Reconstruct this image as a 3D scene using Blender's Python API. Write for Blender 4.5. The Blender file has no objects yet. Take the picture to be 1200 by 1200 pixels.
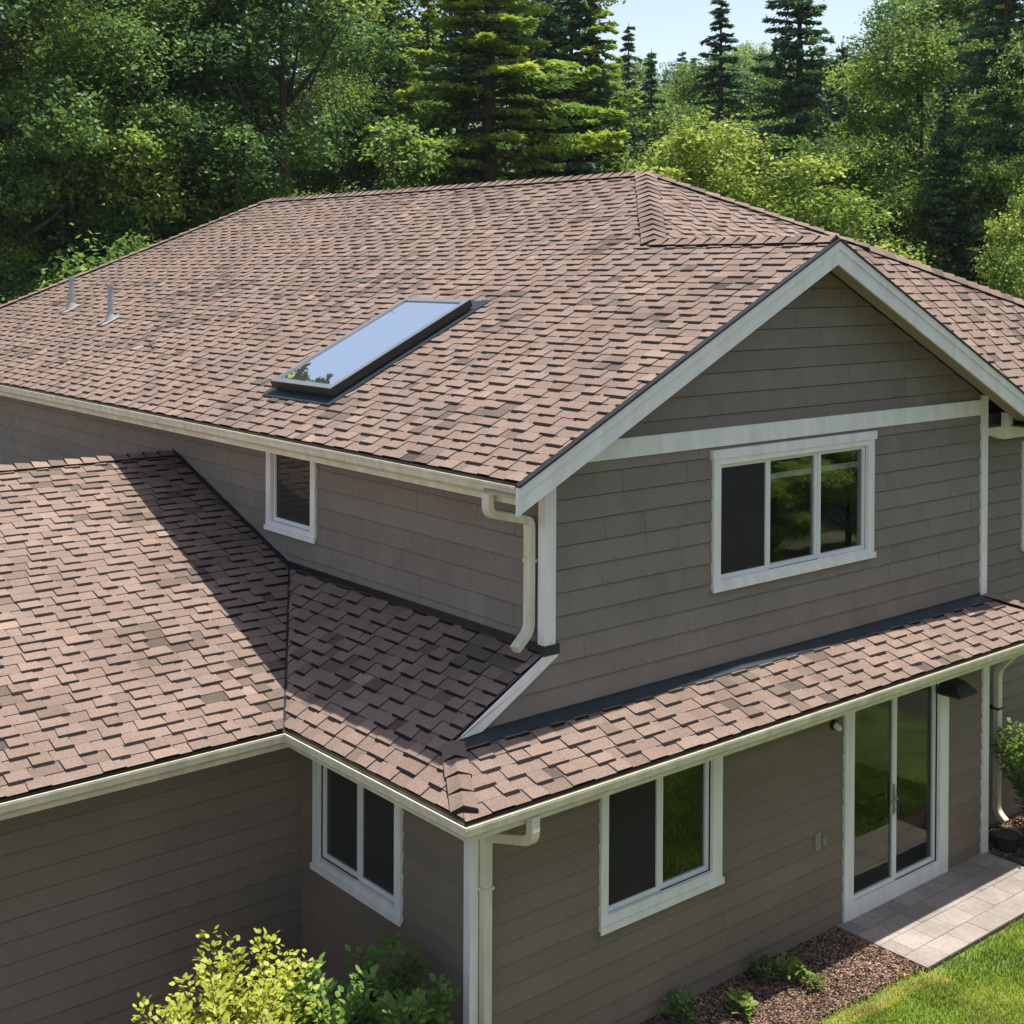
import bpy, bmesh, math, random
from mathutils import Vector, Matrix
from mathutils.noise import noise as pnoise
import numpy as np

S = bpy.context.scene
COL = S.collection
R = math.radians

# ------------------------------------------------------------------ camera
YAW, TILT, ROLL = R(38.542), R(0.583), R(-0.235)
CAM = Vector((-7.319, -8.818, 7.207))
FPX, PX, HY = 1571.06, 532.46, 330.86
rh = Vector((math.cos(YAW), -math.sin(YAW), 0)); fh = Vector((math.sin(YAW), math.cos(YAW), 0)); zz = Vector((0, 0, 1))
fwd = fh*math.cos(TILT) - zz*math.sin(TILT); up = zz*math.cos(TILT) + fh*math.sin(TILT)
rt = rh*math.cos(ROLL) - up*math.sin(ROLL); upv = up*math.cos(ROLL) + rh*math.sin(ROLL)
cd = bpy.data.cameras.new("camera"); cam = bpy.data.objects.new("camera", cd); COL.objects.link(cam)
cam.matrix_world = Matrix(((rt.x, upv.x, -fwd.x, CAM.x), (rt.y, upv.y, -fwd.y, CAM.y), (rt.z, upv.z, -fwd.z, CAM.z), (0, 0, 0, 1)))
cd.sensor_width = 36; cd.lens = 36*FPX/1200
cd.shift_x = (600-PX)/1200; cd.shift_y = (HY-600)/1200
cd.clip_end = 3000; cd.clip_start = .1
S.camera = cam

# ------------------------------------------------------------------ light
SUN = Vector((0.235, -0.098, 1)).normalized()
w = bpy.data.worlds.new("World"); S.world = w; w.use_nodes = True
nt = w.node_tree; bgn = nt.nodes['Background']
sky = nt.nodes.new('ShaderNodeTexSky'); sky.sky_type = 'NISHITA'; sky.sun_disc = False
sky.sun_elevation = math.asin(SUN.z); sky.sun_rotation = math.atan2(SUN.x, SUN.y)
sky.air_density = 1.0; sky.dust_density = 1.0; sky.ozone_density = 1.0; sky.altitude = 50
wm = nt.nodes.new('ShaderNodeMix'); wm.data_type = 'RGBA'; wm.blend_type = 'MULTIPLY'; wm.inputs[0].default_value = 1; wm.inputs[7].default_value = (1.13, .99, .89, 1)
nt.links.new(sky.outputs[0], wm.inputs[6]); nt.links.new(wm.outputs[2], bgn.inputs[0]); bgn.inputs[1].default_value = 0.138
sl = bpy.data.lights.new("sun", 'SUN'); sl.energy = 4.6; sl.angle = R(0.53); sl.color = (1, .955, .89)
so = bpy.data.objects.new("sun", sl); COL.objects.link(so)
so.rotation_euler = SUN.to_track_quat('Z', 'Y').to_euler(); so.location = (5, 0, 30)
S.view_settings.view_transform = 'Standard'; S.view_settings.look = 'None'
S.view_settings.gamma = 1; S.view_settings.exposure = 0.7

# ------------------------------------------------------------------ materials
def new_mat(name):
    m = bpy.data.materials.new(name); m.use_nodes = True
    n = m.node_tree.nodes; l = m.node_tree.links
    return m, n, l, n['Principled BSDF']
def plain(name, c, rough=.6, noise_amt=.12, scale=3, metal=0, bump=0, bscale=60, spec=.4, streak=None):
    m, n, l, b = new_mat(name)
    tc = n.new('ShaderNodeTexCoord'); no = n.new('ShaderNodeTexNoise'); no.inputs['Scale'].default_value = scale
    no.inputs['Detail'].default_value = 6
    l.new(tc.outputs['Object'], no.inputs['Vector'])
    if streak:
        mp = n.new('ShaderNodeMapping'); mp.inputs['Scale'].default_value = streak; l.new(tc.outputs['Object'], mp.inputs['Vector']); l.new(mp.outputs[0], no.inputs['Vector'])
    mr = n.new('ShaderNodeMapRange'); mr.inputs[1].default_value = .3; mr.inputs[2].default_value = .7
    mr.inputs[3].default_value = 1-noise_amt; mr.inputs[4].default_value = 1+noise_amt
    l.new(no.outputs[0], mr.inputs[0])
    mx = n.new('ShaderNodeMix'); mx.data_type = 'RGBA'; mx.blend_type = 'MULTIPLY'; mx.inputs[0].default_value = 1
    mx.inputs[6].default_value = (*c, 1); l.new(mr.outputs[0], mx.inputs[7]); l.new(mx.outputs[2], b.inputs['Base Color'])
    b.inputs['Roughness'].default_value = rough; b.inputs['Metallic'].default_value = metal
    b.inputs['Specular IOR Level'].default_value = spec
    if bump:
        n2 = n.new('ShaderNodeTexNoise'); n2.inputs['Scale'].default_value = bscale; l.new(tc.outputs['Object'], n2.inputs['Vector'])
        bp = n.new('ShaderNodeBump'); bp.inputs['Strength'].default_value = bump; bp.inputs['Distance'].default_value = .01
        l.new(n2.outputs[0], bp.inputs['Height']); l.new(bp.outputs[0], b.inputs['Normal'])
    return m
def toned(name, stops, rough=.8, grain=.25, gscale=120, stain=.15, sscale=.6, bump=.3, spec=.3, stretch=None, trans=0):
    """colour from the per-face 'tone' attribute, with fine grain and broad weathering"""
    m, n, l, b = new_mat(name)
    at = n.new('ShaderNodeAttribute'); at.attribute_name = 'tone'
    cr = n.new('ShaderNodeValToRGB'); e = cr.color_ramp.elements
    for i, (p, c) in enumerate(stops):
        el = e[i] if i < 2 else e.new(p)
        el.position = p; el.color = (*c, 1)
    l.new(at.outputs['Fac'], cr.inputs[0])
    tc = n.new('ShaderNodeTexCoord'); vec = tc.outputs['Object']
    if stretch:
        mp = n.new('ShaderNodeMapping'); mp.inputs['Scale'].default_value = stretch; l.new(vec, mp.inputs['Vector']); vec2 = mp.outputs[0]
    else: vec2 = vec
    g = n.new('ShaderNodeTexNoise'); g.inputs['Scale'].default_value = gscale; g.inputs['Detail'].default_value = 3; l.new(vec2, g.inputs['Vector'])
    s = n.new('ShaderNodeTexNoise'); s.inputs['Scale'].default_value = sscale; s.inputs['Detail'].default_value = 7; s.inputs['Roughness'].default_value = .65; l.new(vec, s.inputs['Vector'])
    def mr(src, a, lo=.3, hi=.7):
        x = n.new('ShaderNodeMapRange'); x.inputs[1].default_value = lo; x.inputs[2].default_value = hi
        x.inputs[3].default_value = 1-a; x.inputs[4].default_value = 1+a; l.new(src, x.inputs[0]); return x.outputs[0]
    mu = n.new('ShaderNodeMath'); mu.operation = 'MULTIPLY'; l.new(mr(g.outputs[0], grain), mu.inputs[0]); l.new(mr(s.outputs[0], stain), mu.inputs[1])
    mx = n.new('ShaderNodeMix'); mx.data_type = 'RGBA'; mx.blend_type = 'MULTIPLY'; mx.inputs[0].default_value = 1
    l.new(cr.outputs[0], mx.inputs[6]); l.new(mu.outputs[0], mx.inputs[7]); l.new(mx.outputs[2], b.inputs['Base Color'])
    b.inputs['Roughness'].default_value = rough; b.inputs['Specular IOR Level'].default_value = spec
    if bump:
        bp = n.new('ShaderNodeBump'); bp.inputs['Strength'].default_value = bump; bp.inputs['Distance'].default_value = .004
        l.new(g.outputs[0], bp.inputs['Height']); l.new(bp.outputs[0], b.inputs['Normal'])
    if trans:
        tr = n.new('ShaderNodeBsdfTranslucent'); l.new(mx.outputs[2], tr.inputs[0])
        ms = n.new('ShaderNodeMixShader'); ms.inputs[0].default_value = trans
        l.new(b.outputs[0], ms.inputs[1]); l.new(tr.outputs[0], ms.inputs[2]); l.new(ms.outputs[0], n['Material Output'].inputs[0])
    return m
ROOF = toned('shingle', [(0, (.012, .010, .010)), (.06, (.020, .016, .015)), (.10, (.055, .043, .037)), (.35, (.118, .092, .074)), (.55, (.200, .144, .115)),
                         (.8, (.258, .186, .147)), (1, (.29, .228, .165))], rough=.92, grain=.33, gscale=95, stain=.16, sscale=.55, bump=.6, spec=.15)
SIDE = toned('siding_paint', [(0, (.022, .019, .015)), (.1, (.14, .122, .098)), (.5, (.222, .189, .156)), (1, (.275, .238, .198))], rough=.75, grain=.10,
             gscale=22, stain=.10, sscale=.8, bump=.25, stretch=(1, 1, 7))
SIDE_LOW = toned('siding_brown_paint', [(0, (.020, .017, .014)), (.1, (.135, .115, .09)), (.5, (.205, .160, .120)), (1, (.25, .20, .155))], rough=.75, grain=.10,
                 gscale=22, stain=.10, sscale=.8, bump=.25, stretch=(1, 1, 7))
WHITE = plain('white_trim_paint', (.80, .775, .735), .55, .09, 7, bump=.15, bscale=30, streak=(1, 1, .22))
CREAM = plain('cream_gutter_paint', (.68, .63, .48), .42, .15, 8, bump=.05, streak=(1, 1, .25))
SOFFIT = plain('soffit_paint', (.30, .27, .20), .7, .1)
FLASH = plain('dark_flashing', (.030, .040, .048), .45, .25, 6, metal=.2)
BLACK = plain('black_metal', (.014, .014, .015), .4, .2)
VENT = plain('grey_vent_metal', (.36, .37, .40), .45, .15, metal=.35)
LEAD = plain('boot_flashing', (.30, .29, .28), .5, .15)
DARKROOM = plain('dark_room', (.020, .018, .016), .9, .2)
STEEL = plain('door_handle_metal', (.5, .47, .42), .3, .1, metal=.8)
OUTLET = plain('outlet_grey', (.26, .24, .21), .5, .1)
VINYL = plain('white_vinyl', (.75, .75, .73), .4, .04)
def glass(name, tint, refl, screen=0):
    m, n, l, b = new_mat(name); n.remove(b)
    tr = n.new('ShaderNodeBsdfTransparent'); tr.inputs[0].default_value = (*tint, 1)
    gl = n.new('ShaderNodeBsdfGlossy'); gl.inputs['Roughness'].default_value = .01; gl.inputs[0].default_value = (.95, .96, .94, 1)
    lw = n.new('ShaderNodeFresnel'); lw.inputs[0].default_value = 1.5
    tc = n.new('ShaderNodeTexCoord'); no = n.new('ShaderNodeTexNoise'); no.inputs['Scale'].default_value = 1.3; l.new(tc.outputs['Object'], no.inputs[0])
    bp = n.new('ShaderNodeBump'); bp.inputs['Strength'].default_value = .04; bp.inputs['Distance'].default_value = .02; l.new(no.outputs[0], bp.inputs['Height'])
    l.new(bp.outputs[0], gl.inputs['Normal'])
    ma = n.new('ShaderNodeMath'); ma.operation = 'MULTIPLY_ADD'; ma.inputs[1].default_value = 1.0; ma.inputs[2].default_value = refl; ma.use_clamp = True
    l.new(lw.outputs[0], ma.inputs[0])
    ge = n.new('ShaderNodeNewGeometry'); iv = n.new('ShaderNodeMath'); iv.operation = 'SUBTRACT'; iv.inputs[0].default_value = 1; l.new(ge.outputs['Backfacing'], iv.inputs[1])
    mb_ = n.new('ShaderNodeMath'); mb_.operation = 'MULTIPLY'; l.new(ma.outputs[0], mb_.inputs[0]); l.new(iv.outputs[0], mb_.inputs[1])
    mx = n.new('ShaderNodeMixShader'); l.new(mb_.outputs[0], mx.inputs[0]); l.new(tr.outputs[0], mx.inputs[1]); l.new(gl.outputs[0], mx.inputs[2])
    last = mx
    if screen:
        df = n.new('ShaderNodeBsdfDiffuse'); df.inputs[0].default_value = (.075, .072, .068, 1) if screen > .3 else (.6, .62, .62, 1)
        m3 = n.new('ShaderNodeMixShader'); m3.inputs[0].default_value = screen; l.new(mx.outputs[0], m3.inputs[1]); l.new(df.outputs[0], m3.inputs[2]); last = m3
    l.new(last.outputs[0], n['Material Output'].inputs[0]); return m
GLASS = glass('window_glass', (.85, .88, .85), .40)
GLASS_LOW = glass('lower_window_glass', (.8, .83, .8), .08)
GLASS_DARK = glass('screened_glass', (.35, .36, .35), .02, screen=.5)
SKYGLASS = glass('skylight_glass', (.20, .26, .28), .80, screen=.04)

# ------------------------------------------------------------------ mesh helpers
class MB:
    def __init__(s): s.v = []; s.f = []; s.t = []; s.m = []
    def face(s, pts, tone=.5, mi=0):
        i = len(s.v); s.v.extend(tuple(p) for p in pts); s.f.append(tuple(range(i, i+len(pts)))); s.t.append(tone); s.m.append(mi)
    def hexa(s, c, tone=.5, mi=0):
        """8 corners: bottom 0-3 then top 4-7"""
        i = len(s.v); s.v.extend(tuple(p) for p in c)
        for q in ((3, 2, 1, 0), (4, 5, 6, 7), (0, 1, 5, 4), (1, 2, 6, 5), (2, 3, 7, 6), (3, 0, 4, 7)):
            s.f.append(tuple(i+k for k in q)); s.t.append(tone); s.m.append(mi)
    def box(s, x0, x1, y0, y1, z0, z1, tone=.5, mi=0):
        s.hexa([(x0, y0, z0), (x1, y0, z0), (x1, y1, z0), (x0, y1, z0), (x0, y0, z1), (x1, y0, z1), (x1, y1, z1), (x0, y1, z1)], tone, mi)
    def prism(s, poly, off, tone=.5, mi=0):
        """poly: 3D points of one cap, off: extrusion vector"""
        n = len(poly); i = len(s.v); off = Vector(off)
        s.v.extend(tuple(p) for p in poly); s.v.extend(tuple(Vector(p)+off) for p in poly)
        s.f.append(tuple(range(i, i+n))); s.f.append(tuple(range(i+2*n-1, i+n-1, -1)))
        for k in range(n): j = (k+1) % n; s.f.append((i+k, i+n+k, i+n+j, i+j))
        s.t += [tone]*(n+2); s.m += [mi]*(n+2)
    def tube(s, pts, rad, sides=8, tone=.5, mi=0):
        pts = [Vector(p) for p in pts]; rings = []
        for k, p in enumerate(pts):
            d = (pts[min(k+1, len(pts)-1)]-pts[max(k-1, 0)]).normalized()
            a = d.cross(Vector((0, 0, 1)) if abs(d.z) < .9 else Vector((1, 0, 0))).normalized(); b = d.cross(a)
            r = rad[k] if isinstance(rad, (list, tuple)) else rad
            rings.append(len(s.v))
            for q in range(sides):
                an = 2*math.pi*q/sides; s.v.append(tuple(p+a*r*math.cos(an)+b*r*math.sin(an)))
        for k in range(len(pts)-1):
            for q in range(sides):
                q2 = (q+1) % sides; s.f.append((rings[k]+q, rings[k]+q2, rings[k+1]+q2, rings[k+1]+q)); s.t.append(tone); s.m.append(mi)
        s.f.append(tuple(rings[0]+q for q in range(sides))[::-1]); s.t.append(tone); s.m.append(mi)
        s.f.append(tuple(rings[-1]+q for q in range(sides))); s.t.append(tone); s.m.append(mi)
    def build(s, name, mats, parent=None, smooth=False, clip=None, bevel=0):
        me = bpy.data.meshes.new(name); me.from_pydata(s.v, [], s.f); me.update()
        at = me.attributes.new('tone', 'FLOAT', 'FACE'); at.data.foreach_set('value', s.t)
        me.polygons.foreach_set('material_index', s.m)
        if smooth: me.polygons.foreach_set('use_smooth', [True]*len(s.f))
        for m in (mats if isinstance(mats, (list, tuple)) else [mats]): me.materials.append(m)
        if clip or bevel:
            bm = bmesh.new(); bm.from_mesh(me)
            for co, no in (clip or []):
                bmesh.ops.bisect_plane(bm, geom=bm.verts[:]+bm.edges[:]+bm.faces[:], plane_co=co, plane_no=no, clear_outer=True)
            if bevel:
                bmesh.ops.remove_doubles(bm, verts=bm.verts, dist=1e-5)
                bmesh.ops.bevel(bm, geom=bm.edges[:], offset=bevel, segments=1, affect='EDGES', clamp_overlap=True)
            bm.to_mesh(me); bm.free()
        o = bpy.data.objects.new(name, me); COL.objects.link(o)
        if parent is not None: o.parent = parent
        return o
def empty(name, loc=(0, 0, 0), parent=None, rz=0):
    o = bpy.data.objects.new(name, None); COL.objects.link(o); o.location = loc; o.rotation_euler = (0, 0, rz); o.empty_display_size = .3
    if parent is not None: o.parent = parent
    return o
def tag(o, label=None, cat=None, group=None, kind=None):
    if label: o['label'] = label
    if cat: o['category'] = cat
    if group: o['group'] = group
    if kind: o['kind'] = kind
    return o
def sweep(mb, path, prof, cap=True, tone=.5, mi=0):
    """path: (x,y,z) polyline; prof: closed list (d outwards to the right of travel, dz)"""
    P = [Vector(p) for p in path]; n = len(P); rings = []
    for k in range(n):
        dirs = []
        if k > 0: dirs.append((P[k]-P[k-1]).normalized())
        if k < n-1: dirs.append((P[k+1]-P[k]).normalized())
        ns = [Vector((d.y, -d.x, 0)) for d in dirs]
        if len(ns) == 2:
            m = (ns[0]+ns[1]); m = m/(m.dot(ns[0]))
        else: m = ns[0]
        rings.append([P[k]+m*d+Vector((0, 0, z)) for d, z in prof])
    base = len(mb.v)
    for r in rings: mb.v.extend(tuple(p) for p in r)
    L = len(prof)
    for k in range(n-1):
        for q in range(L):
            q2 = (q+1) % L; a = base+k*L; b = a+L
            mb.f.append((a+q, a+q2, b+q2, b+q)); mb.t.append(tone); mb.m.append(mi)
    if cap:
        mb.f.append(tuple(base+q for q in range(L))[::-1]); mb.f.append(tuple(base+(n-1)*L+q for q in range(L))); mb.t += [tone]*2; mb.m += [mi]*2
def rect_tube(mb, pts, w, d, side, tone=.5, corr=True):
    """rectangular downspout along pts; side = width axis hint"""
    pts = [Vector(p) for p in pts]; rings = []
    for k, p in enumerate(pts):
        a = (p-pts[k-1]).normalized() if k else (pts[1]-p).normalized()
        b = (pts[k+1]-p).normalized() if k < len(pts)-1 else a
        t = (a+b).normalized(); s_ = Vector(side); s_ = (s_-t*s_.dot(t)).normalized(); n_ = t.cross(s_)
        c = 1/max(.5, t.dot(a))
        rings.append(len(mb.v))
        for fa, fb in ((1, .8), (.8, 1), (-.8, 1), (-1, .8), (-1, -.8), (-.8, -1), (.8, -1), (1, -.8)):
            mb.v.append(tuple(p+s_*(fa*w/2)+n_*(fb*d/2*c)))
    for k in range(len(pts)-1):
        for q in range(8):
            q2 = (q+1) % 8; mb.f.append((rings[k]+q, rings[k]+q2, rings[k+1]+q2, rings[k+1]+q)); mb.t.append(tone); mb.m.append(0)
    mb.f.append(tuple(rings[0]+q for q in range(8))); mb.f.append(tuple(rings[-1]+q for q in range(8))[::-1]); mb.t += [tone]*2; mb.m += [0]*2
def bend(a, b, c, r=.07, n=4):
    """rounded corner points at b"""
    a, b, c = Vector(a), Vector(b), Vector(c); p = b+(a-b).normalized()*r; q = b+(c-b).normalized()*r
    return [((1-t)**2*p+2*t*(1-t)*b+t*t*q) for t in [i/n for i in range(n+1)]]
def fillet(pts, r=.07):
    out = [Vector(pts[0])]
    for i in range(1, len(pts)-1): out += bend(pts[i-1], pts[i], pts[i+1], r)
    return out+[Vector(pts[-1])]

# ------------------------------------------------------------------ house dimensions (m)
ze = 2.857; o = .776; p_w = .543; p_f = .347; p_l = .344
yb = 2.693; xw = .854; yg = .11; xe = 8.236; zu = 5.372; ou = .746; og = .446; pu = .484
xg = (xw+xe)/2; xr = 6.707; yh = 4.425; ybk = 14.85; ph = .478; pb = .809
ex = xw-ou                                    # upper west eave line
def zw(x): return zu+pu*(x-ex)                # main west slope
zg = zw(xg); zR = zw(xr)
def zsk(x): return ze+p_w*(x+o)               # lower west skirt slope
zt = ze+p_f*(yg+o)                            # top of the front skirt
yl0 = yb-o; zwr = 4.74; yr_ = yl0+(zwr-ze)/p_l; yl1 = yr_+(yr_-yl0)
lx = -.09                                     # lower west wall plane

house = empty('house', (0, 0, 0)); tag(house, 'two-storey house with brown shingle roofs, grey-brown siding and white trim', 'house')

# ---- shingled roof planes
def shingles(name, polys, uax, e=.147, seed=1, parent=house, label=None, slab=True, over=.0):
    """polys: convex 3D polygons on one plane, first two points of polys[0] lie on the eave; uax: eave direction"""
    rnd = random.Random(seed)
    O = Vector(polys[0][0]); u = Vector(uax).normalized()
    a, b, c = [Vector(x) for x in polys[0][:3]]
    n = (b-a).cross(c-a).normalized()
    if n.z < 0: n = -n
    v = n.cross(u).normalized()
    if v.z < 0: v = -v
    allp = [Vector(x) for P in polys for x in P]
    us = [(x-O).dot(u) for x in allp]; vs = [(x-O).dot(v) for x in allp]
    u0, u1, v1 = min(us)-.3, max(us)+.3, max(vs)
    nc = int(v1/e)+2
    def pt(a_, b_, h): return O+u*a_+v*b_+n*h
    faces = []
    offs = rnd.random()
    for k in range(0, nc):
        vb, vt = k*e+rnd.uniform(-.002, .002), (k+1)*e+.01
        x = u0-rnd.random()*.6; raised = rnd.random() < .5
        while x < u1:
            L = rnd.choice((.16, .20, .24, .22, .27, .18)) if raised else rnd.choice((.13, .18, .22, .27, .20))
            t = min(.95, max(.22, rnd.gauss(.64 if raised else .59, .05)))
            # weathered patches: tones cluster
            pn = pnoise(Vector((x*.9, vb*1.8, seed*7.3)))
            if pn > .25 and rnd.random() < .6: t -= rnd.uniform(.08, .26)
            if rnd.random() < .025: t -= rnd.uniform(.12, .28)
            if rnd.random() < .02: t = rnd.uniform(.78, .9)
            t = max(.17, t)
            if raised:
                hb, ht, dk = .020, .006, rnd.uniform(.022, .032); w_ = rnd.uniform(-.006, .006)
                lean = rnd.uniform(-.010, .010)
                A = pt(x+lean, vb, hb); B = pt(x+L-lean, vb+w_*.4, hb); C = pt(x+L-.012, vt, ht); D = pt(x+.012, vt, ht)
                faces.append(([A, B, C, D], t))
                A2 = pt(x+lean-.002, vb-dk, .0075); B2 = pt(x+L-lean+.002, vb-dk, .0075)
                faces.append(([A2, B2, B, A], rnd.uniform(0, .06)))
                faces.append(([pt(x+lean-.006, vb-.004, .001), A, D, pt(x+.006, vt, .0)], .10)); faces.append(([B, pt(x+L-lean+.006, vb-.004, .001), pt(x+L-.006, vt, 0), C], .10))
                x += L
            else:
                A = pt(x, vb, .0085); B = pt(x+L, vb, .0085); C = pt(x+L, vt, .001); D = pt(x, vt, .001)
                faces.append(([A, B, C, D], t))
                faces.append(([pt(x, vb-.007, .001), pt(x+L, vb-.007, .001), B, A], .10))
                x += L
            raised = (not raised) if rnd.random() < .96 else raised
    mb = MB()
    allme = []
    for P in polys:
        P = [Vector(x) for x in P]; cen = sum(P, Vector())/len(P)
        m2 = MB()
        for f, t in faces: m2.face(f, t)
        clip = []
        for i in range(len(P)):
            A, B = P[i], P[(i+1) % len(P)]; no = (B-A).cross(n).normalized()
            if no.dot(cen-A) > 0: no = -no
            clip.append((A, no))
        # quick reject
        keep = [i for i, f in enumerate(m2.f) if all(max(-(Vector(m2.v[j])-A).dot(no) for j in f) > -.01 for A, no in clip)]
        m3 = MB()
        for i in keep: m3.face([m2.v[j] for j in m2.f[i]], m2.t[i])
        allme.append((m3, clip))
    obs = []
    for m3, clip in allme:
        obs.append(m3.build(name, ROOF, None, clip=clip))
    if len(obs) > 1:
        bm = bmesh.new()
        for ob in obs: bm.from_mesh(ob.data)
        bm.to_mesh(obs[0].data); bm.free()
        for ob in obs[1:]: bpy.data.objects.remove(ob)
    ob = obs[0]; ob.parent = parent
    if slab:   # deck under the shingles
        bm = bmesh.new(); bm.from_mesh(ob.data)
        for P in polys:
            P = [Vector(x)-n*.012 for x in P]
            top = [bm.verts.new(x) for x in P]; bot = [bm.verts.new(x-Vector((0, 0, .022))) for x in P]
            fs = [bm.faces.new(top), bm.faces.new(bot[::-1])]
            for i in range(len(P)): j = (i+1) % len(P); fs.append(bm.faces.new((top[i], bot[i], bot[j], top[j])))
            for f in fs: f.material_index = 1
        ob.data.materials.append(BLACK); bm.to_mesh(ob.data); bm.free()
    if label: ob['label'] = label
    return ob
def caps(name, p0, p1, da, db, e=.21, wdt=.14, seed=5, parent=house, lift=.030):
    """folded cap shingles along a ridge or hip from low end p0 to high end p1; da, db run down each side"""
    rnd = random.Random(seed); p0, p1 = Vector(p0), Vector(p1); d = (p1-p0).normalized(); L = (p1-p0).length
    da = Vector(da).normalized(); db = Vector(db).normalized(); nrm = -(da+db).normalized()
    if nrm.z < 0: nrm = Vector((0, 0, 1))
    mb = MB(); k = 0; n = int(L/e)
    e = L/n
    for k in range(n):
        a = p0+d*(k*e); b = p0+d*((k+1)*e+.02)
        t = min(.95, max(.3, rnd.gauss(.62, .11)))
        hb, ht = lift+.026, lift+.006
        w_ = wdt*rnd.uniform(.96, 1.04)
        lo = [a+da*w_+nrm*hb*.8, a+nrm*hb*1.1, a+db*w_+nrm*hb*.8]; hi = [b+da*w_*.94+nrm*ht, b+nrm*ht, b+db*w_*.94+nrm*ht]
        mb.face([lo[0], lo[1], hi[1], hi[0]], t); mb.face([lo[1], lo[2], hi[2], hi[1]], t-.04)
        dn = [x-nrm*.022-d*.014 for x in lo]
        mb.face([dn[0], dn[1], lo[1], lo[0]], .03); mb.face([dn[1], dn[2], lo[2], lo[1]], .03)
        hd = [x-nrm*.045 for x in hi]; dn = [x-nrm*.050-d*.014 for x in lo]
        mb.face([dn[0], lo[0], hi[0], hd[0]], .03); mb.face([lo[2], dn[2], hd[2], hi[2]], .03)  # near-black side faces, the shadow line under the caps put into colour
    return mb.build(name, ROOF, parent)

G = .055      # shingles stop this far inside the gutter's outer line
yf = yg-og    # front rake plane
# main west slope
back_y = ybk+(zR-zu)/pb
P1 = [(ex+G, yf, zw(ex+G)), (ex+G, yh-2.191, zw(ex+G)), (xg, 2.234, zg), (xg, yf, zg)]
P2 = [(ex+G, 2.234, zw(ex+G)), (ex+G, back_y, zw(ex+G)), (xr, ybk, zR), (xr, yh, zR), (xg, 2.234, zg)]
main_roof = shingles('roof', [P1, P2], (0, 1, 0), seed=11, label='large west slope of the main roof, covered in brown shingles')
# front hip (upper part) and its lower right part
def zh(y): return zR-ph*(yh-y)
ysp = yh-(zR-zg)/ph; xsp = xr+(yh-ysp)*ph/.484
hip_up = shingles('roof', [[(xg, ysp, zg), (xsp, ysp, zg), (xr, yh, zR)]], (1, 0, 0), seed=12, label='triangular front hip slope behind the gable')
ye2 = -.10; ph2 = (zg-5.42)/(ysp-ye2)
hx, hy = 11.46, 1.35; dx_ = (hx-xsp)/(ysp-hy); xce = xsp+dx_*(ysp-ye2)
xv = xg+(zg-5.42)/pu                           # valley foot with the gable's east slope
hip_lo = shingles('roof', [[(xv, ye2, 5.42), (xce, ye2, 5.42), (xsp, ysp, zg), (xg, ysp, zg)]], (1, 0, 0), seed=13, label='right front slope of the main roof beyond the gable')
# gable east slope
xge = xe+ou
def zge(x): return zg-pu*(x-xg)
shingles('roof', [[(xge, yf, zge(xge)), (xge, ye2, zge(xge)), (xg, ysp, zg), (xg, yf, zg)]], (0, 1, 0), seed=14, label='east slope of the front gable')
# main east slope and back slope
pe_lo = (zg-5.42)/(xce-xsp)
shingles('roof', [[(xce, ye2, 5.42), (xce, back_y, 5.42), (xsp, ybk+(zR-zg)/pb, zg), (xsp, ysp, zg)]], (0, 1, 0), seed=15, e=.3)
shingles('roof', [[(xsp, ysp, zg), (xsp, ybk+(zR-zg)/pb, zg), (xr, ybk, zR), (xr, yh, zR)]], (0, 1, 0), seed=16, e=.3)
shingles('roof', [[(ex+G, back_y, zu+.04), (xce, back_y, 5.42), (xsp, ybk+(zR-zg)/pb, zg), (xr, ybk, zR)]], (1, 0, 0), seed=17, e=.3)
# lower roofs
vt = p_w/p_l   # valley plan slope
yv_top = yl0+vt*(xw+o)
wx = -13.0
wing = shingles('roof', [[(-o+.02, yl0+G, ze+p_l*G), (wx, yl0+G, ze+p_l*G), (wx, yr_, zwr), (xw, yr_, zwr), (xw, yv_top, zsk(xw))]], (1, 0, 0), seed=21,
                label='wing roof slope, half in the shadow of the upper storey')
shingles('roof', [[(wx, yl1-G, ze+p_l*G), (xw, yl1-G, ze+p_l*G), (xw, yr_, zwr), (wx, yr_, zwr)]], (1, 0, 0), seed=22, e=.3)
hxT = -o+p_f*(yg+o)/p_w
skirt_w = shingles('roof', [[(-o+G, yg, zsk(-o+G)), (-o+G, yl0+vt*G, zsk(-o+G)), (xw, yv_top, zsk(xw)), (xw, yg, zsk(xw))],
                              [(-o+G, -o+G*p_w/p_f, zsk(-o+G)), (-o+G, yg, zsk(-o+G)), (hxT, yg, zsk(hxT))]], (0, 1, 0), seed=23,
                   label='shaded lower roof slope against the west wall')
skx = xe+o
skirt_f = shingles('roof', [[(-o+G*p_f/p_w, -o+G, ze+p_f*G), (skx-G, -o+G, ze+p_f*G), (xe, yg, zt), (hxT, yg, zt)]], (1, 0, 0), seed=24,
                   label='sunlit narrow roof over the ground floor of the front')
skirt_e = shingles('roof', [[(skx-G, -o+G, ze+p_f*G), (skx-G, 1.0, ze+p_f*G), (xe, 1.0, zt), (xe, yg, zt)]], (0, 1, 0), seed=25)
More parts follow.
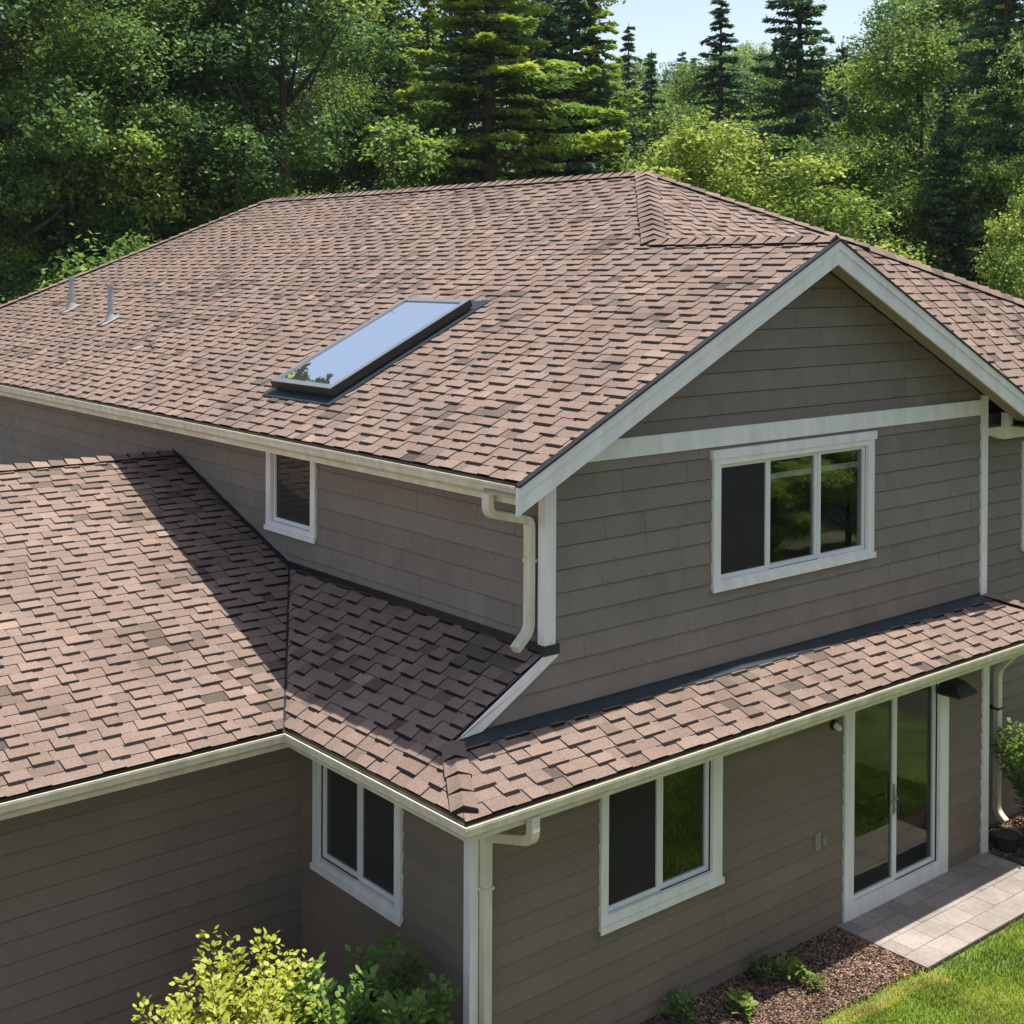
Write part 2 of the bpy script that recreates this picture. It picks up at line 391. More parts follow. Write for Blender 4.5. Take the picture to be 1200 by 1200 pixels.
# ridge and hip caps
cw = Vector((-1, 0, -pu)); ce_ = Vector((1, 0, -pu)); cf = Vector((0, -1, -ph)); cb = Vector((0, 1, -pb))
caps('ridge_cap', (xr, yh, zR), (xr, ybk, zR), cw, ce_, seed=31, wdt=.15)
caps('ridge_cap', (xg, yf, zg), (xg, ysp, zg), cw, ce_, seed=32)
hd = Vector((xr-xg, yh-ysp, zR-zg)).normalized()
def perp(v, d): v = Vector(v).normalized(); return (v-d*v.dot(d))
caps('hip_cap', (xg, ysp, zg), (xr, yh, zR), perp((-1, 0, -pu), hd), perp((0, -1, -ph), hd), seed=33, wdt=.17)
hd2 = Vector((xr-xsp, yh-ysp, zR-zg)).normalized()
caps('hip_cap', (xsp, ysp, zg), (xr, yh, zR), perp((1, 0, -pu), hd2), perp((0, -1, -ph), hd2), seed=34)
hd3 = Vector((xsp-xce, ysp-ye2, zg-5.42)).normalized()
caps('hip_cap', (xce, ye2, 5.42), (xsp, ysp, zg), perp((1, 0, -pe_lo), hd3), perp((0, -1, -ph2), hd3), seed=35)
hd4 = Vector((xr-ex-G, ybk-back_y, zR-zu)).normalized()
caps('hip_cap', (ex+G, back_y, zu+.04), (xr, ybk, zR), perp((-1, 0, -pu), hd4), perp((0, 1, -pb), hd4), seed=36, wdt=.12)
caps('ridge_cap', (wx, yr_, zwr), (xw-.03, yr_, zwr), (0, -1, -p_l), (0, 1, -p_l), seed=37, wdt=.13)
hd5 = Vector((hxT+o-.09, yg+o-.14, zt-ze-.04)).normalized()
caps('hip_cap', (-o+.115, -o+.16, ze+.055), (hxT-.02, yg-.035, zt-.012), perp((-1, 0, -p_w), hd5), perp((0, -1, -p_f), hd5), seed=38, wdt=.115, e=.19)
hd6 = Vector((xe-skx, yg+o, zt-ze)).normalized()
caps('hip_cap', (skx-.1, -o+.1, ze+.04), (xe, yg, zt), perp((1, 0, -p_f), hd6), perp((0, -1, -p_f), hd6), seed=39, wdt=.11, e=.19)
# cut valley line, a dark narrow slot
mb = MB(); a = Vector((-o+.1, yl0+vt*.1, zsk(-o+.1))); b = Vector((xw, yv_top, zsk(xw)))
for s0 in range(1):
    q = (b-a).normalized().cross(Vector((0, 0, 1))).normalized()*.011
    mb.hexa([a-q+Vector((0, 0, -.01)), a+q+Vector((0, 0, -.01)), b+q+Vector((0, 0, -.01)), b-q+Vector((0, 0, -.01)),
             a-q+Vector((0, 0, .022)), a+q+Vector((0, 0, .022)), b+q+Vector((0, 0, .022)), b-q+Vector((0, 0, .022))])
mb.build('valley_flashing', BLACK, house)

# ---- siding walls
def wall(name, O, u, n, rects, e, plank, seed, mat, z_ref=0, clip=None, parent=house, label=None, prof=.018):
    """rects (u0,u1,z0,z1) left after openings; O origin, u along, n outward"""
    rnd = random.Random(seed); O = Vector(O); u = Vector(u); n = Vector(n); mb = MB()
    zmin = min(r[2] for r in rects); zmax = max(r[3] for r in rects)
    k0 = int(math.floor((zmin-z_ref)/e)); k1 = int(math.ceil((zmax-z_ref)/e))
    ua = min(r[0] for r in rects); ub = max(r[1] for r in rects)
    def pt(a, z, d): return O+u*a+Vector((0, 0, z))+n*d
    for k in range(k0, k1):
        zb, ztp = z_ref+k*e, z_ref+(k+1)*e
        x = ua-rnd.random()*.5; base = rnd.gauss(.5, .05)
        while x < ub:
            L = rnd.choice((.12, .2, .26, .3, .36, .17)) if plank else rnd.choice((2.4, 3.66, 1.9))
            t = min(.95, max(.15, base+rnd.gauss(0, .036 if plank else .03)))
            g = .0005 if plank else .0006; dj = rnd.uniform(-.0015, .0015)
            for (a0, a1, c0, c1) in rects:
                p0, p1 = max(x+g, a0), min(x+L-g, a1); q0, q1 = max(zb, c0), min(ztp-(.009 if plank else .011), c1)
                if p1-p0 < .003 or q1-q0 < .003: continue
                of = lambda z: prof-(prof-.002)*(z-zb)/e+dj
                mb.face([pt(p0, q0, of(q0)), pt(p1, q0, of(q0)), pt(p1, q1, of(q1)), pt(p0, q1, of(q1))], t)
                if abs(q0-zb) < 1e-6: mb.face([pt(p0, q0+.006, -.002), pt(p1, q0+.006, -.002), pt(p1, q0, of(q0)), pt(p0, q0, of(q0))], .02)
            x += L
    for (a0, a1, c0, c1) in rects:   # sheathing behind, toned near-black to paint the lap shadow into the joints
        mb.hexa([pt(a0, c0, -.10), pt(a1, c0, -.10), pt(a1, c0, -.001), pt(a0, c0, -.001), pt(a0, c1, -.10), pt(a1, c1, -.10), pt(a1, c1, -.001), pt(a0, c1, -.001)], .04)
    ob = mb.build(name, mat, parent, clip=clip)
    if label: ob['label'] = label
    return ob
def around(a0, a1, z0, z1, opens):
    """rects of a wall field minus openings"""
    opens = sorted(opens); out = []; x = a0
    for (p, q, r, s) in opens:
        if p > x: out.append((x, p, z0, z1))
        if r > z0: out.append((p, q, z0, r))
        if s < z1: out.append((p, q, s, z1))
        x = q
    if x < a1: out.append((x, a1, z0, z1))
    return out
SE = .212
W1 = (3.16, 5.82, 4.02, 5.32); W2 = (1.50, 3.08, 1.13, 2.62); DR = (5.27, 7.16, .04, 2.62); W3 = (1.02, 2.38, 1.30, 2.62); W4 = (3.95, 4.90, 4.19, 5.06)
zin = 6.9
nrW = Vector((pu, 0, -1)).normalized()
ups = around(xw, xe, zt-.02, zg, [W1])
kc = [(Vector((xg, 0, zg-.10)), Vector((-pu, 0, 1)).normalized()), (Vector((xg, 0, zg-.10)), Vector((pu, 0, 1)).normalized())]
wall('wall', (0, yg, 0), (1, 0, 0), (0, -1, 0), ups, SE, True, 41, SIDE, z_ref=.02, clip=kc, label='grey shake siding of the front gable wall')
# triangular piece under the skirt's rake
wall('wall', (0, yg, 0), (1, 0, 0), (0, -1, 0), [(hxT, xw, zt-.02, zsk(xw))], SE, True, 42, SIDE, z_ref=.02,
     clip=[(Vector((xw, 0, zsk(xw)-.07)), Vector((-p_w, 0, 1)).normalized())])
wall('wall', (xw, 0, 0), (0, 1, 0), (-1, 0, 0), around(yg, 18.2, 2.9, 5.68, [W4]), SE, True, 43, SIDE, z_ref=.08, label='west wall of the upper storey with shake siding')
wall('wall', (0, 0, 0), (1, 0, 0), (0, -1, 0), around(lx, 8.12, -.05, 2.74, [W2, DR]), .192, False, 44, SIDE_LOW, z_ref=-.02, label='ground floor front wall with lap siding')
wall('wall', (lx, 0, 0), (0, 1, 0), (-1, 0, 0), around(0, yb, -.05, 2.74, [W3]), .192, False, 45, SIDE_LOW, z_ref=-.02)
wall('wall', (0, yb, 0), (1, 0, 0), (0, -1, 0), [(wx+.3, lx, -.05, 2.74)], .192, False, 46, SIDE_LOW, z_ref=-.02, label='front wall of the wing with lap siding')
yrec = .40
wall('wall', (0, yrec, 0), (1, 0, 0), (0, -1, 0), [(8.12, 13, -.05, 5.36)], .2, False, 47, SIDE, z_ref=0, label='recessed wall right of the front gable')
wall('wall', (13, yrec, 0), (0, 1, 0), (1, 0, 0), [(0, 17.8, -.05, 5.36)], .4, False, 48, SIDE)
wall('wall', (xw, 18.2, 0), (1, 0, 0), (0, 1, 0), [(0, 12.1, -.05, 5.36)], .4, False, 49, SIDE)
wall('wall', (wx+.3, yb, 0), (0, 1, 0), (-1, 0, 0), [(0, yl1-yl0-2*o, -.05, 2.74)], .4, False, 50, SIDE_LOW)
wall('wall', (wx+.3, yl1-o, 0), (1, 0, 0), (0, 1, 0), [(0, 13.5, -.05, 2.74)], .4, False, 51, SIDE_LOW)
wall('wall', (xe, yg, 0), (0, 1, 0), (1, 0, 0), [(0.02, .35, 2.9, 5.36)], .2, False, 52, SIDE)

# ---- eaves: gutter, fascia, soffit
GUT = [(0, 0), (.006, 0), (.006, -.10), (.055, -.10), (.085, -.075), (.094, -.03), (.092, -.012), (.108, -.012), (.108, 0), (.120, 0), (.120, -.024), (.106, -.034), (.098, -.085), (.062, -.118), (.0, -.118)]
FAS = [(-.002, .012), (-.002, -.185), (-.03, -.185), (-.03, .012)]
fo = o-.12
LP = [(wx, yb-fo, ze), (-fo, yb-fo, ze), (-fo, -fo, ze), (xe+fo, -fo, ze), (xe+fo, 1.0, ze)]
mb = MB(); sweep(mb, LP, GUT); mb.build('gutter', CREAM, house)['label'] = 'cream gutter along the lower eaves'
mb = MB(); sweep(mb, LP, FAS); mb.build('fascia', CREAM, house)
mb = MB()
for (x0, x1, y0, y1) in ((wx, lx, yb-fo+.03, yb), (-fo+.03, lx, 0, yb-fo+.03), (-fo+.03, xe+fo-.03, -fo+.03, 0), (8.12, xe+fo-.03, 0, yrec)):
    mb.box(x0, x1, y0, y1, ze-.165, ze-.15)
mb.build('soffit', SOFFIT, house)
UP = [(ex+.12, back_y, zu), (ex+.12, yf+.012, zu)]
mb = MB(); sweep(mb, UP, GUT); mb.build('gutter', CREAM, house)['label'] = 'long cream gutter along the upper west eave'
mb = MB(); sweep(mb, UP, FAS); mb.box(ex+.15, xw, yg, 18.2, zu-.17, zu-.155); mb.build('fascia', CREAM, house)
EP = [(xge-.12, yf+.012, zu), (xge-.12, ye2-.02, zu)]
mb = MB(); sweep(mb, EP, GUT); sweep(mb, EP, FAS); mb.build('gutter', CREAM, house)
RP = [(xge-.1, ye2-.02, 5.41), (xce, ye2-.02, 5.41), (xce+.02, back_y, 5.41)]
mb = MB(); sweep(mb, RP, GUT); sweep(mb, RP, FAS); mb.build('gutter', CREAM, house)
mb = MB(); mb.box(xge-.1, xce-.1, ye2+.03, yrec, 5.22, 5.235); mb.build('soffit', SOFFIT, house)

# ---- rake boards of the front gable: wide board plus a thin proud strip at its top
def rake(zf, xa, xb, up_, hgt, y, th, dz, name='rake_board'):
    mb = MB(); za, zb = zf(xa)-dz, zf(xb)-dz
    mb.prism([(xa, y, za), (xb, y, zb), (xb, y, zb-hgt), (xa, y, za-hgt)], (0, -th, 0)); return mb
for xa, xb, zf in ((ex-.002, xg, zw), (xg, xge+.002, zge)):
    rake(zf, xa, xb, 0, .245, yf-.002, .028, .004).build('rake_board', WHITE, house)
    rake(zf, xa, xb, 0, .085, yf-.031, .014, .006).build('rake_trim', WHITE, house)
    mb = MB()   # dark drip edge just above the rake boards
    mb.prism([(xa, yf+.01, zf(xa)+.018), (xb, yf+.01, zf(xb)+.018), (xb, yf+.01, zf(xb)-.003), (xa, yf+.01, zf(xa)-.003)], (0, -.068, 0)); mb.build('drip_edge', BLACK, house)
    mb = MB()   # raking soffit
    s = .07
    mb.prism([(xa, yf, zf(xa)-s), (xb, yf, zf(xb)-s), (xb, yf, zf(xb)-s-.012), (xa, yf, zf(xa)-s-.012)], (0, og-.02, 0)); mb.build('soffit', SOFFIT, house)
# end return that closes the eave behind the rake foot
# skirt rake
mb = MB(); xa, xb = hxT+.02, xw+.13
za, zb = zsk(xa)+.0, zsk(xb)+.0
mb.prism([(xa, yg-.022, za), (xw+.02, yg-.022, zsk(xw+.02)), (xw+.13, yg-.022, zsk(xw+.02)), (xw+.13, yg-.022, zsk(xw+.02)-.05), (xa+.28, yg-.022, zt+.035), (xa, yg-.022, zt+.02)][::1], (0, -.02, 0))
mb.build('rake_board', WHITE, house)['label'] = 'short slanting rake board at the end of the lower west slope'
# band board, corner boards
mb = MB(); mb.box(xw+.13, xe-.10, yg-.038, yg-.005, 5.425, 5.61); mb.build('band_board', WHITE, house)
def corner(x, y, z0, z1, sx, sy, wa=.13, wb=.10, mat=WHITE, name='corner_board'):
    mb = MB(); t = .036
    mb.box(min(x-sx*t, x+sx*wa), max(x-sx*t, x+sx*wa), y-t, y-.003, z0, z1)
    mb.box(min(x-sx*t, x-sx*.003), max(x-sx*t, x-sx*.003), y-.003, y+wb, z0, z1)
    return mb.build(name, mat, house)
corner(xw, yg, zsk(xw)+.07, 5.63, 1, 1, .10, .055)
corner(xe, yg, zt+.02, 5.66, -1, 1, .10, .07)
corner(lx, 0, -.04, 2.69, 1, 1, .058, .05)
corner(8.12, 0, .0, 2.69, -1, 1, .10, .1)
# dark saddle between corner board and rake
mb = MB(); mb.box(xw-.05, xw+.14, yg-.05, yg-.0, zsk(xw)-.02, zsk(xw)+.07); mb.build('corner_flashing', FLASH, house)
# flashing along the roof and wall joints
mb = MB(); f = .13
a0, a1 = (hxT+.02, xe+.06)
mb.face([(a0-.02, yg-f, zt-p_f*f+.024), (a1, yg-f, zt-p_f*f+.024), (a1, yg-.022, zt+.024), (a0, yg-.022, zt+.024)])
mb.face([(a0-.02, yg-f, zt-p_f*f+.0), (a1, yg-f, zt-p_f*f+.0), (a1, yg-f, zt-p_f*f+.024), (a0-.02, yg-f, zt-p_f*f+.024)])
mb.prism([(a0, yg-.026, zt+.0), (a1, yg-.026, zt+.0), (a1, yg-.026, zt+.045), (a0, yg-.026, zt+.045)], (0, .01, 0))
mb.build('flashing', FLASH, house)['label'] = 'dark flashing between the front gable wall and the narrow roof'
mb = MB()
mb.prism([(xw-.028, yg, zsk(xw)), (xw-.028, yv_top+.0, zsk(xw)), (xw-.028, yv_top+.0, zsk(xw)+.075), (xw-.028, yg, zsk(xw)+.075)], (.012, 0, 0))
mb.prism([(xw-.028, yv_top, zsk(xw)), (xw-.028, yr_, zwr), (xw-.028, yr_, zwr+.07), (xw-.028, yv_top, zsk(xw)+.07)], (.012, 0, 0))
mb.build('flashing', BLACK, house)

# ---- windows
def casing(name, O, u, n, outer, inner, trims, head=0, sill=.0, label=None):
    """trim boards round an opening; returns the window object"""
    O, u, n = Vector(O), Vector(u), Vector(n); mb = MB()
    def bx(a0, a1, z0, z1, d0, d1, m=mb):
        c = [O+u*a+n*d+Vector((0, 0, z)) for z in (z0, z1) for a, d in ((a0, d0), (a1, d0), (a1, d1), (a0, d1))]; m.hexa(c)
    A0, A1, Z0, Z1 = outer; B0, B1, Y0, Y1 = inner
    bx(A0, B0, Z0, Z1, .0, .040); bx(B1, A1, Z0, Z1, .0, .040)
    bx(B0, B1, Y1, Z1, .0, .039); bx(B0, B1, Z0, Y0, .0, .039)
    if head: bx(A0-.03, A1+.03, Z1, Z1+head, 0, .052)
    ob = mb.build(name, WHITE, house)
    if label: ob['label'] = label
    if sill:
        m2 = MB(); bx(A0-.015, A1+.015, Z0-.012, Z0+sill, .041, .058, m2); m2.build('sill', WHITE, ob)
    return ob, bx
def lites(ob, bx, lst, z0, z1, fr=.04, dep=-.005, mats=None):
    """each lite: sash frame ring + pane"""
    for i, (a0, a1) in enumerate(lst):
        d0, d1 = (dep-.035, dep) if i % 2 == 0 else (dep-.05, dep-.014)
        m = MB()
        bx(a0, a0+fr, z0, z1, d0, d1, m); bx(a1-fr, a1, z0, z1, d0, d1, m); bx(a0+fr, a1-fr, z1-fr, z1, d0, d1-.001, m); bx(a0+fr, a1-fr, z0, z0+fr, d0, d1-.001, m)
        m.build('sash', VINYL, ob)
        m = MB(); bx(a0+fr, a1-fr, z0+fr, z1-fr, d0+.010, d0+.016, m); m.build('pane', (mats or {}).get(i, GLASS), ob)
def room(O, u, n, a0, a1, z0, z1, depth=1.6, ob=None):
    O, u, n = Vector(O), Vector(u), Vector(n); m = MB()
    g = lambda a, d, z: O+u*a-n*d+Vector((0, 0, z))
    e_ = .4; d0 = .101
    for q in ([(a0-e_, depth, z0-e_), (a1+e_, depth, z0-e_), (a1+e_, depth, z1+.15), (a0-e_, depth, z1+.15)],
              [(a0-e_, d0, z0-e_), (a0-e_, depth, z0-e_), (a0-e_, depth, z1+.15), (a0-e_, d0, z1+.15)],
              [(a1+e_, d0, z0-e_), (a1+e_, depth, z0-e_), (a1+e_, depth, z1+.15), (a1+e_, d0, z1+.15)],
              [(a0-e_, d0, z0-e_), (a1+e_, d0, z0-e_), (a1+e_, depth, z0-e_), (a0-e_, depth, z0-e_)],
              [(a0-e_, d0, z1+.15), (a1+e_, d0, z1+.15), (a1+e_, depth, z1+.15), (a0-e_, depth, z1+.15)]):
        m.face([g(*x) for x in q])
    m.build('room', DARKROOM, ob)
F = ((0, yg, 0), (1, 0, 0), (0, -1, 0))
win, bx = casing('window', *F, (3.11, 5.86, 3.97, 5.30), (3.22, 5.74, 4.06, 5.24), None, head=.09, sill=.05, label='wide three-pane window in the front gable wall')
lites(win, bx, [(3.22, 4.03), (4.03, 4.88), (4.88, 5.74)], 4.06, 5.24, fr=.045, mats={0: GLASS_DARK})
m = MB(); bx(3.27, 5.69, 4.99, 5.05, -.075, -.06, m); m.build('blind_rail', WHITE, win)
room(*F, 3.2, 5.8, 4.0, 5.2, ob=win)
F = ((0, 0, 0), (1, 0, 0), (0, -1, 0))
win, bx = casing('window', *F, (1.44, 3.14, 1.07, 2.68), (1.53, 3.00, 1.21, 2.64), None, sill=.05, label='two-pane window under the front eave, left of the glass doors')
lites(win, bx, [(1.53, 2.28), (2.28, 3.00)], 1.21, 2.64, fr=.05, mats={0: GLASS_DARK, 1: GLASS_LOW})
room(*F, 1.5, 3.08, 1.13, 2.5, ob=win)
door, bx = casing('glass_door', *F, (5.19, 7.25, .02, 2.68), (5.36, 7.06, .20, 2.64), None, label='white-framed double glass door onto the patio')
lites(door, bx, [(5.36, 6.21), (6.21, 7.06)], .20, 2.64, fr=.05, mats={0: GLASS_LOW, 1: GLASS_LOW})
room(*F, 5.36, 7.06, .05, 2.5, 2.2, ob=door)
m = MB(); bx(6.155, 6.185, .98, 1.32, .002, .012, m); m.tube([(6.17, -.012, 1.18), (6.17, -.055, 1.18), (6.14, -.07, 1.18), (6.0, -.07, 1.175)], .011); m.tube([(6.17, -.012, 1.03), (6.17, -.03, 1.03)], .016); m.build('handle', STEEL, door)
m = MB(); bx(6.235, 6.262, .96, 1.26, .002, .010, m); m.tube([(6.25, -.01, 1.1), (6.25, -.05, 1.1), (6.24, -.06, 1.0)], .010); m.build('handle', BLACK, door)
F = ((lx, 0, 0), (0, 1, 0), (-1, 0, 0))
win, bx = casing('window', *F, (.96, 2.44, 1.245, 2.68), (1.06, 2.34, 1.37, 2.64), None, sill=.05, label='two-pane window beside the inner corner of the wing')
lites(win, bx, [(1.06, 1.69), (1.69, 2.34)], 1.37, 2.64, fr=.05, mats={0: GLASS_DARK, 1: GLASS_DARK})
room(*F, 1.1, 2.3, 1.3, 2.5, ob=win)
F = ((xw, 0, 0), (0, 1, 0), (-1, 0, 0))
win, bx = casing('window', *F, (3.89, 4.96, 4.13, 5.20), (3.99, 4.86, 4.23, 5.14), None, sill=.04, label='small window high in the upper west wall')
lites(win, bx, [(3.99, 4.86)], 4.23, 5.14, fr=.045, mats={0: GLASS_DARK})
room(*F, 3.95, 4.9, 4.19, 5.06, ob=win)
F = ((0, yrec, 0), (1, 0, 0), (0, -1, 0))
win, bx = casing('window', *F, (9.66, 10.9, 3.50, 4.95), (9.74, 10.82, 3.58, 4.87), None, sill=.04, label='window in the recessed wall at the right edge')
lites(win, bx, [(9.74, 10.82)], 3.58, 4.87, fr=.04, dep=.03)

# ---- downspouts
m = MB()
rect_tube(m, fillet([(ex+.06, .10, zu-.11), (ex+.06, .10, 5.08), (xw-.075, .24, 4.93), (xw-.075, .24, 3.93), (xw-.26, .22, 3.79)], .075), .095, .075, (0, 1, 0))
ds = m.build('downspout', CREAM, house, smooth=False); ds['label'] = 'white downspout beside the upper corner board, emptying onto the lower roof'
m = MB(); m.box(xw-.118, xw-.018, .19, .29, 4.55, 4.575); m.tube([(xw-.114, .24, 4.6), (xw-.122, .24, 4.6)], .008); m.build('strap', CREAM, ds)
m = MB()
rect_tube(m, fillet([(-.02, -fo-.06, ze-.11), (-.02, -fo-.06, 2.55), (.02, -.07, 2.36), (.02, -.07, .12), (.02, -.25, .05)], .08), .09, .085, (1, 0, 0))
ds = m.build('downspout', CREAM, house); ds['label'] = 'cream downspout beside the ground floor corner board'
m = MB(); m.box(-.045, .075, -.12, -.02, 1.9, 1.925); m.build('strap', CREAM, ds)
m = MB()
rect_tube(m, fillet([(skx-.17, -.15, ze-.15), (skx-.17, -.15, 2.55), (8.95, .3, 2.05), (8.95, .3, .22), (8.95, .18, .12)], .08), .10, .08, (1, 0, 0))
ds = m.build('downspout', CREAM, house); ds['label'] = 'downspout right of the front corner board behind the bush'
m = MB(); m.box(8.89, 9.01, .25, .39, 1.55, 1.575); m.build('strap', BLACK, ds)
# arched beam and post right of the gable corner
m = MB(); pts = []; y = yg+.10
top = 5.22; x0, x1 = xe+.005, 10.4
arch = [(x0, top), (x1, top)]
N = 10
lowr = [(x0+(.62)*i/N, 5.055+.065*math.sin(math.pi*i/N)) for i in range(N+1)]
lowr += [(x0+.66, 5.05), (x1, 5.05)]
poly = [(a, y, b) for a, b in arch[::-1]]; poly = [(x0, y, top)] + [(a, y, b) for a, b in lowr] + [(x1, y, top)]
m.prism(poly, (0, .09, 0)); m.build('beam', WHITE, house)['label'] = 'white arched beam right of the front gable'
m = MB(); m.box(8.80, 8.93, yg-.0, yg+.09, 5.20, 5.40); m.build('post', WHITE, house)

# ---- small fixtures
lamp = empty('wall_lamp', (7.15, 0, 2.3), house); lamp['label'] = 'black wall lamp over the right door jamb'
m = MB(); m.box(-.06, .06, -.03, -.001, -.14, .02); m.tube([(0, -.03, -.04), (0, -.22, 0)], .016); m.build('bracket', BLACK, lamp)
m = MB()
ring0 = [(-.14, -.26, .04), (.14, -.26, .04), (.14, -.08, .08), (-.14, -.08, .08)]; ring1 = [(-.20, -.36, -.06), (.20, -.36, -.06), (.20, -.03, -.06), (-.20, -.03, -.06)]; ring2 = [(-.15, -.31, -.10), (.15, -.31, -.10), (.15, -.06, -.10), (-.15, -.06, -.10)]
m.hexa(ring1+ring0); m.hexa(ring2+[(a*.98, b, c-.001) for a, b, c in ring1]); m.build('lamp_shade', BLACK, lamp, bevel=.008)
camf = empty('security_light', (4.99, 0, 2.26), house); camf['label'] = 'small round sensor light under the eave left of the doors'
m = MB(); m.tube([(0, -.018, 0), (0, -.05, 0)], .055, 14); m.build('base', BLACK, camf)
m = MB(); m.tube([(0, -.05, 0), (0, -.10, -.02), (0, -.12, -.03)], [.035, .032, .018], 12); m.build('sensor', VINYL, camf)
ol = empty('outlet_box', (4.74, 0, 1.05), house); ol['label'] = 'weatherproof outlet on the ground floor wall'
m = MB(); m.box(-.06, .035, -.035, -.0, -.095, .095); m.build('cover', OUTLET, ol, bevel=.006)
m = MB(); m.box(.036, .08, -.07, -.0, -.045, .045); m.build('valve', OUTLET, ol, bevel=.012)
# vent pipes
def vent(x, y, h, lab):
    v = empty('vent_pipe', (x, y, zw(x)), house); v['label'] = lab
    m = MB(); m.tube([(0, 0, -.05), (0, 0, h-.02), (0, 0, h)], .048, 14); m.tube([(0, 0, h-.05), (0, 0, h+.005)], .056, 14); m.build('pipe', VENT, v)
    m = MB(); m.tube([(0, 0, -.01), (0, 0, .07), (0, 0, .11)], [.10, .07, .056], 14)
    for a, b in ((-.17, .12),):
        m.hexa([(a, -.13, pu*a+.022), (b, -.13, pu*b+.022), (b, .17, pu*b+.022), (a, .17, pu*a+.022), (a, -.17, pu*a+.027), (b, -.17, pu*b+.027), (b, .17, pu*b+.027), (a, .17, pu*a+.027)])
    m.build('boot', LEAD, v)
vent(2.35, 14.41, .58, 'grey vent pipe farther up the left of the roof'); vent(2.07, 12.12, .60, 'grey vent pipe nearer the skylight')
m = MB(); bx0 = Vector((1.42, 9.18, zw(1.42)+.03)); m.tube([bx0, bx0+Vector((.08, .25, .05)), bx0+Vector((.2, .33, .10))], [.012, .01, .004], 6); m.tube([bx0+Vector((.08, .25, .05)), bx0+Vector((.1, .38, .06))], [.008, .003], 5)
tw = m.build('fallen_twig', plain('twig_bark', (.12, .09, .06), .8), None); tag(tw, 'small forked twig lying on the main roof below the vent pipes', 'twig')
# skylight
sv = empty('skylight', (0, 0, 0), house); sv['label'] = 'long rectangular skylight with dark curb on the west slope'
U = Vector((1, 0, pu)).normalized(); N_ = Vector((-pu, 0, 1)).normalized(); V = Vector((0, 1, 0)); Os = Vector((.90, 3.60, zw(.90)))
def sbox(m, a0, a1, b0, b1, h0, h1): m.hexa([Os+U*a+V*b+N_*h for h in (h0, h1) for a, b in ((a0, b0), (a1, b0), (a1, b1), (a0, b1))])
LS, WS = 2.16, 1.24
m = MB()
for a0, a1, b0, b1 in ((0, LS, 0, .05), (0, LS, WS-.05, WS), (0, .05, .05, WS-.05), (LS-.05, LS, .05, WS-.05)): sbox(m, a0, a1, b0, b1, 0, .11)
m.build('curb', BLACK, sv)
m = MB()
for a0, a1, b0, b1 in ((-.02, LS+.02, -.02, .055), (-.02, LS+.02, WS-.055, WS+.02), (-.02, .06, .055, WS-.055), (LS-.06, LS+.02, .055, WS-.055)): sbox(m, a0, a1, b0, b1, .111, .15)
m.build('frame', plain('skylight_frame_grey', (.22, .23, .23), .35, .1, metal=.3), sv)
m = MB()
for a0, a1, b0, b1 in ((-.021, LS+.021, -.026, -.021), (-.026, -.021, -.026, WS+.026)): sbox(m, a0, a1, b0, b1, .06, .148)
m.build('cladding', BLACK, sv)
m = MB(); sbox(m, .061, LS-.061, .056, WS-.056, .128, .136); m.build('pane', SKYGLASS, sv)
m = MB(); sbox(m, -.16, LS+.12, -.10, WS+.10, .018, .024); sbox(m, LS, LS+.22, -.10, .25, .024, .03); m.build('flashing', FLASH, sv)
m = MB(); sbox(m, .02, LS-.02, .02, WS-.02, -.02, .03); m.build('shaft', DARKROOM, sv)

# ------------------------------------------------------------------ ground
rndg = random.Random(3)
GRASSG = plain('lawn_soil', (.12, .16, .03), .95, .35, 2.2, bump=.5)
FOREST = plain('forest_floor', (.085, .085, .05), .95, .5, .5, bump=.5)
mb = MB()
NX = 60; ext = 900
xs = [-ext, -400, -200, -120] + [-80+4*i for i in range(46)] + [140, 220, 420, ext]
def gz(x, y):
    d = math.hypot(x-2, y-4)
    if d < 22: return -.02
    r = min(1, (d-22)/60)
    h = r*1.5*pnoise(Vector((x*.02, y*.02, 1)))
    # wooded hill far beyond the house
    hh = max(0, min(1, (x*.55+y*.83-90)/260)); return -.02+h+hh*hh*(3-2*hh)*22
ids = {}
for i, x in enumerate(xs):
    for j, y in enumerate(xs): ids[i, j] = len(mb.v); mb.v.append((x, y, gz(x, y)))
for i in range(len(xs)-1):
    for j in range(len(xs)-1):
        mb.f.append((ids[i, j], ids[i+1, j], ids[i+1, j+1], ids[i, j+1])); mb.t.append(.5)
        cx, cy = (xs[i]+xs[i+1])/2, (xs[j]+xs[j+1])/2
        mb.m.append(0 if (-2 < cx < 14 and -10 < cy < 2) else 1)
g = mb.build('ground', [GRASSG, FOREST], smooth=True); tag(g, kind='structure')
# mulch bed
MULCH = toned('bark_mulch', [(0, (.015, .01, .008)), (.4, (.10, .062, .042)), (.7, (.22, .135, .09)), (1, (.38, .26, .18))], rough=.95, grain=.4, gscale=60, stain=.3, bump=.8)
def bed_edge(x): return -1.05+.09*math.sin(x*1.7+.6)+.05*math.sin(x*4.1)-(.10 if x > 4.4 else 0)*min(1, (x-4.4)*2)
mb = MB(); n = 60
for i in range(n):
    xa, xb = -1.2+6.25*i/n, -1.2+6.25*(i+1)/n
    mb.face([(xa, bed_edge(xa), .004), (xb, bed_edge(xb), .004), (xb, .02, .012), (xa, .02, .012)], .35)
mb.face([(8.12, -1.2, .006), (12, -1.4, .006), (12, .42, .012), (8.12, .42, .012)], .35)
mb.face([(-4, -1.2, .005), (lx, -1.2, .005), (lx, yb, .01), (-4, yb, .01)], .35)
tag(mb.build('mulch_bed', MULCH), kind='structure')
mb = MB()
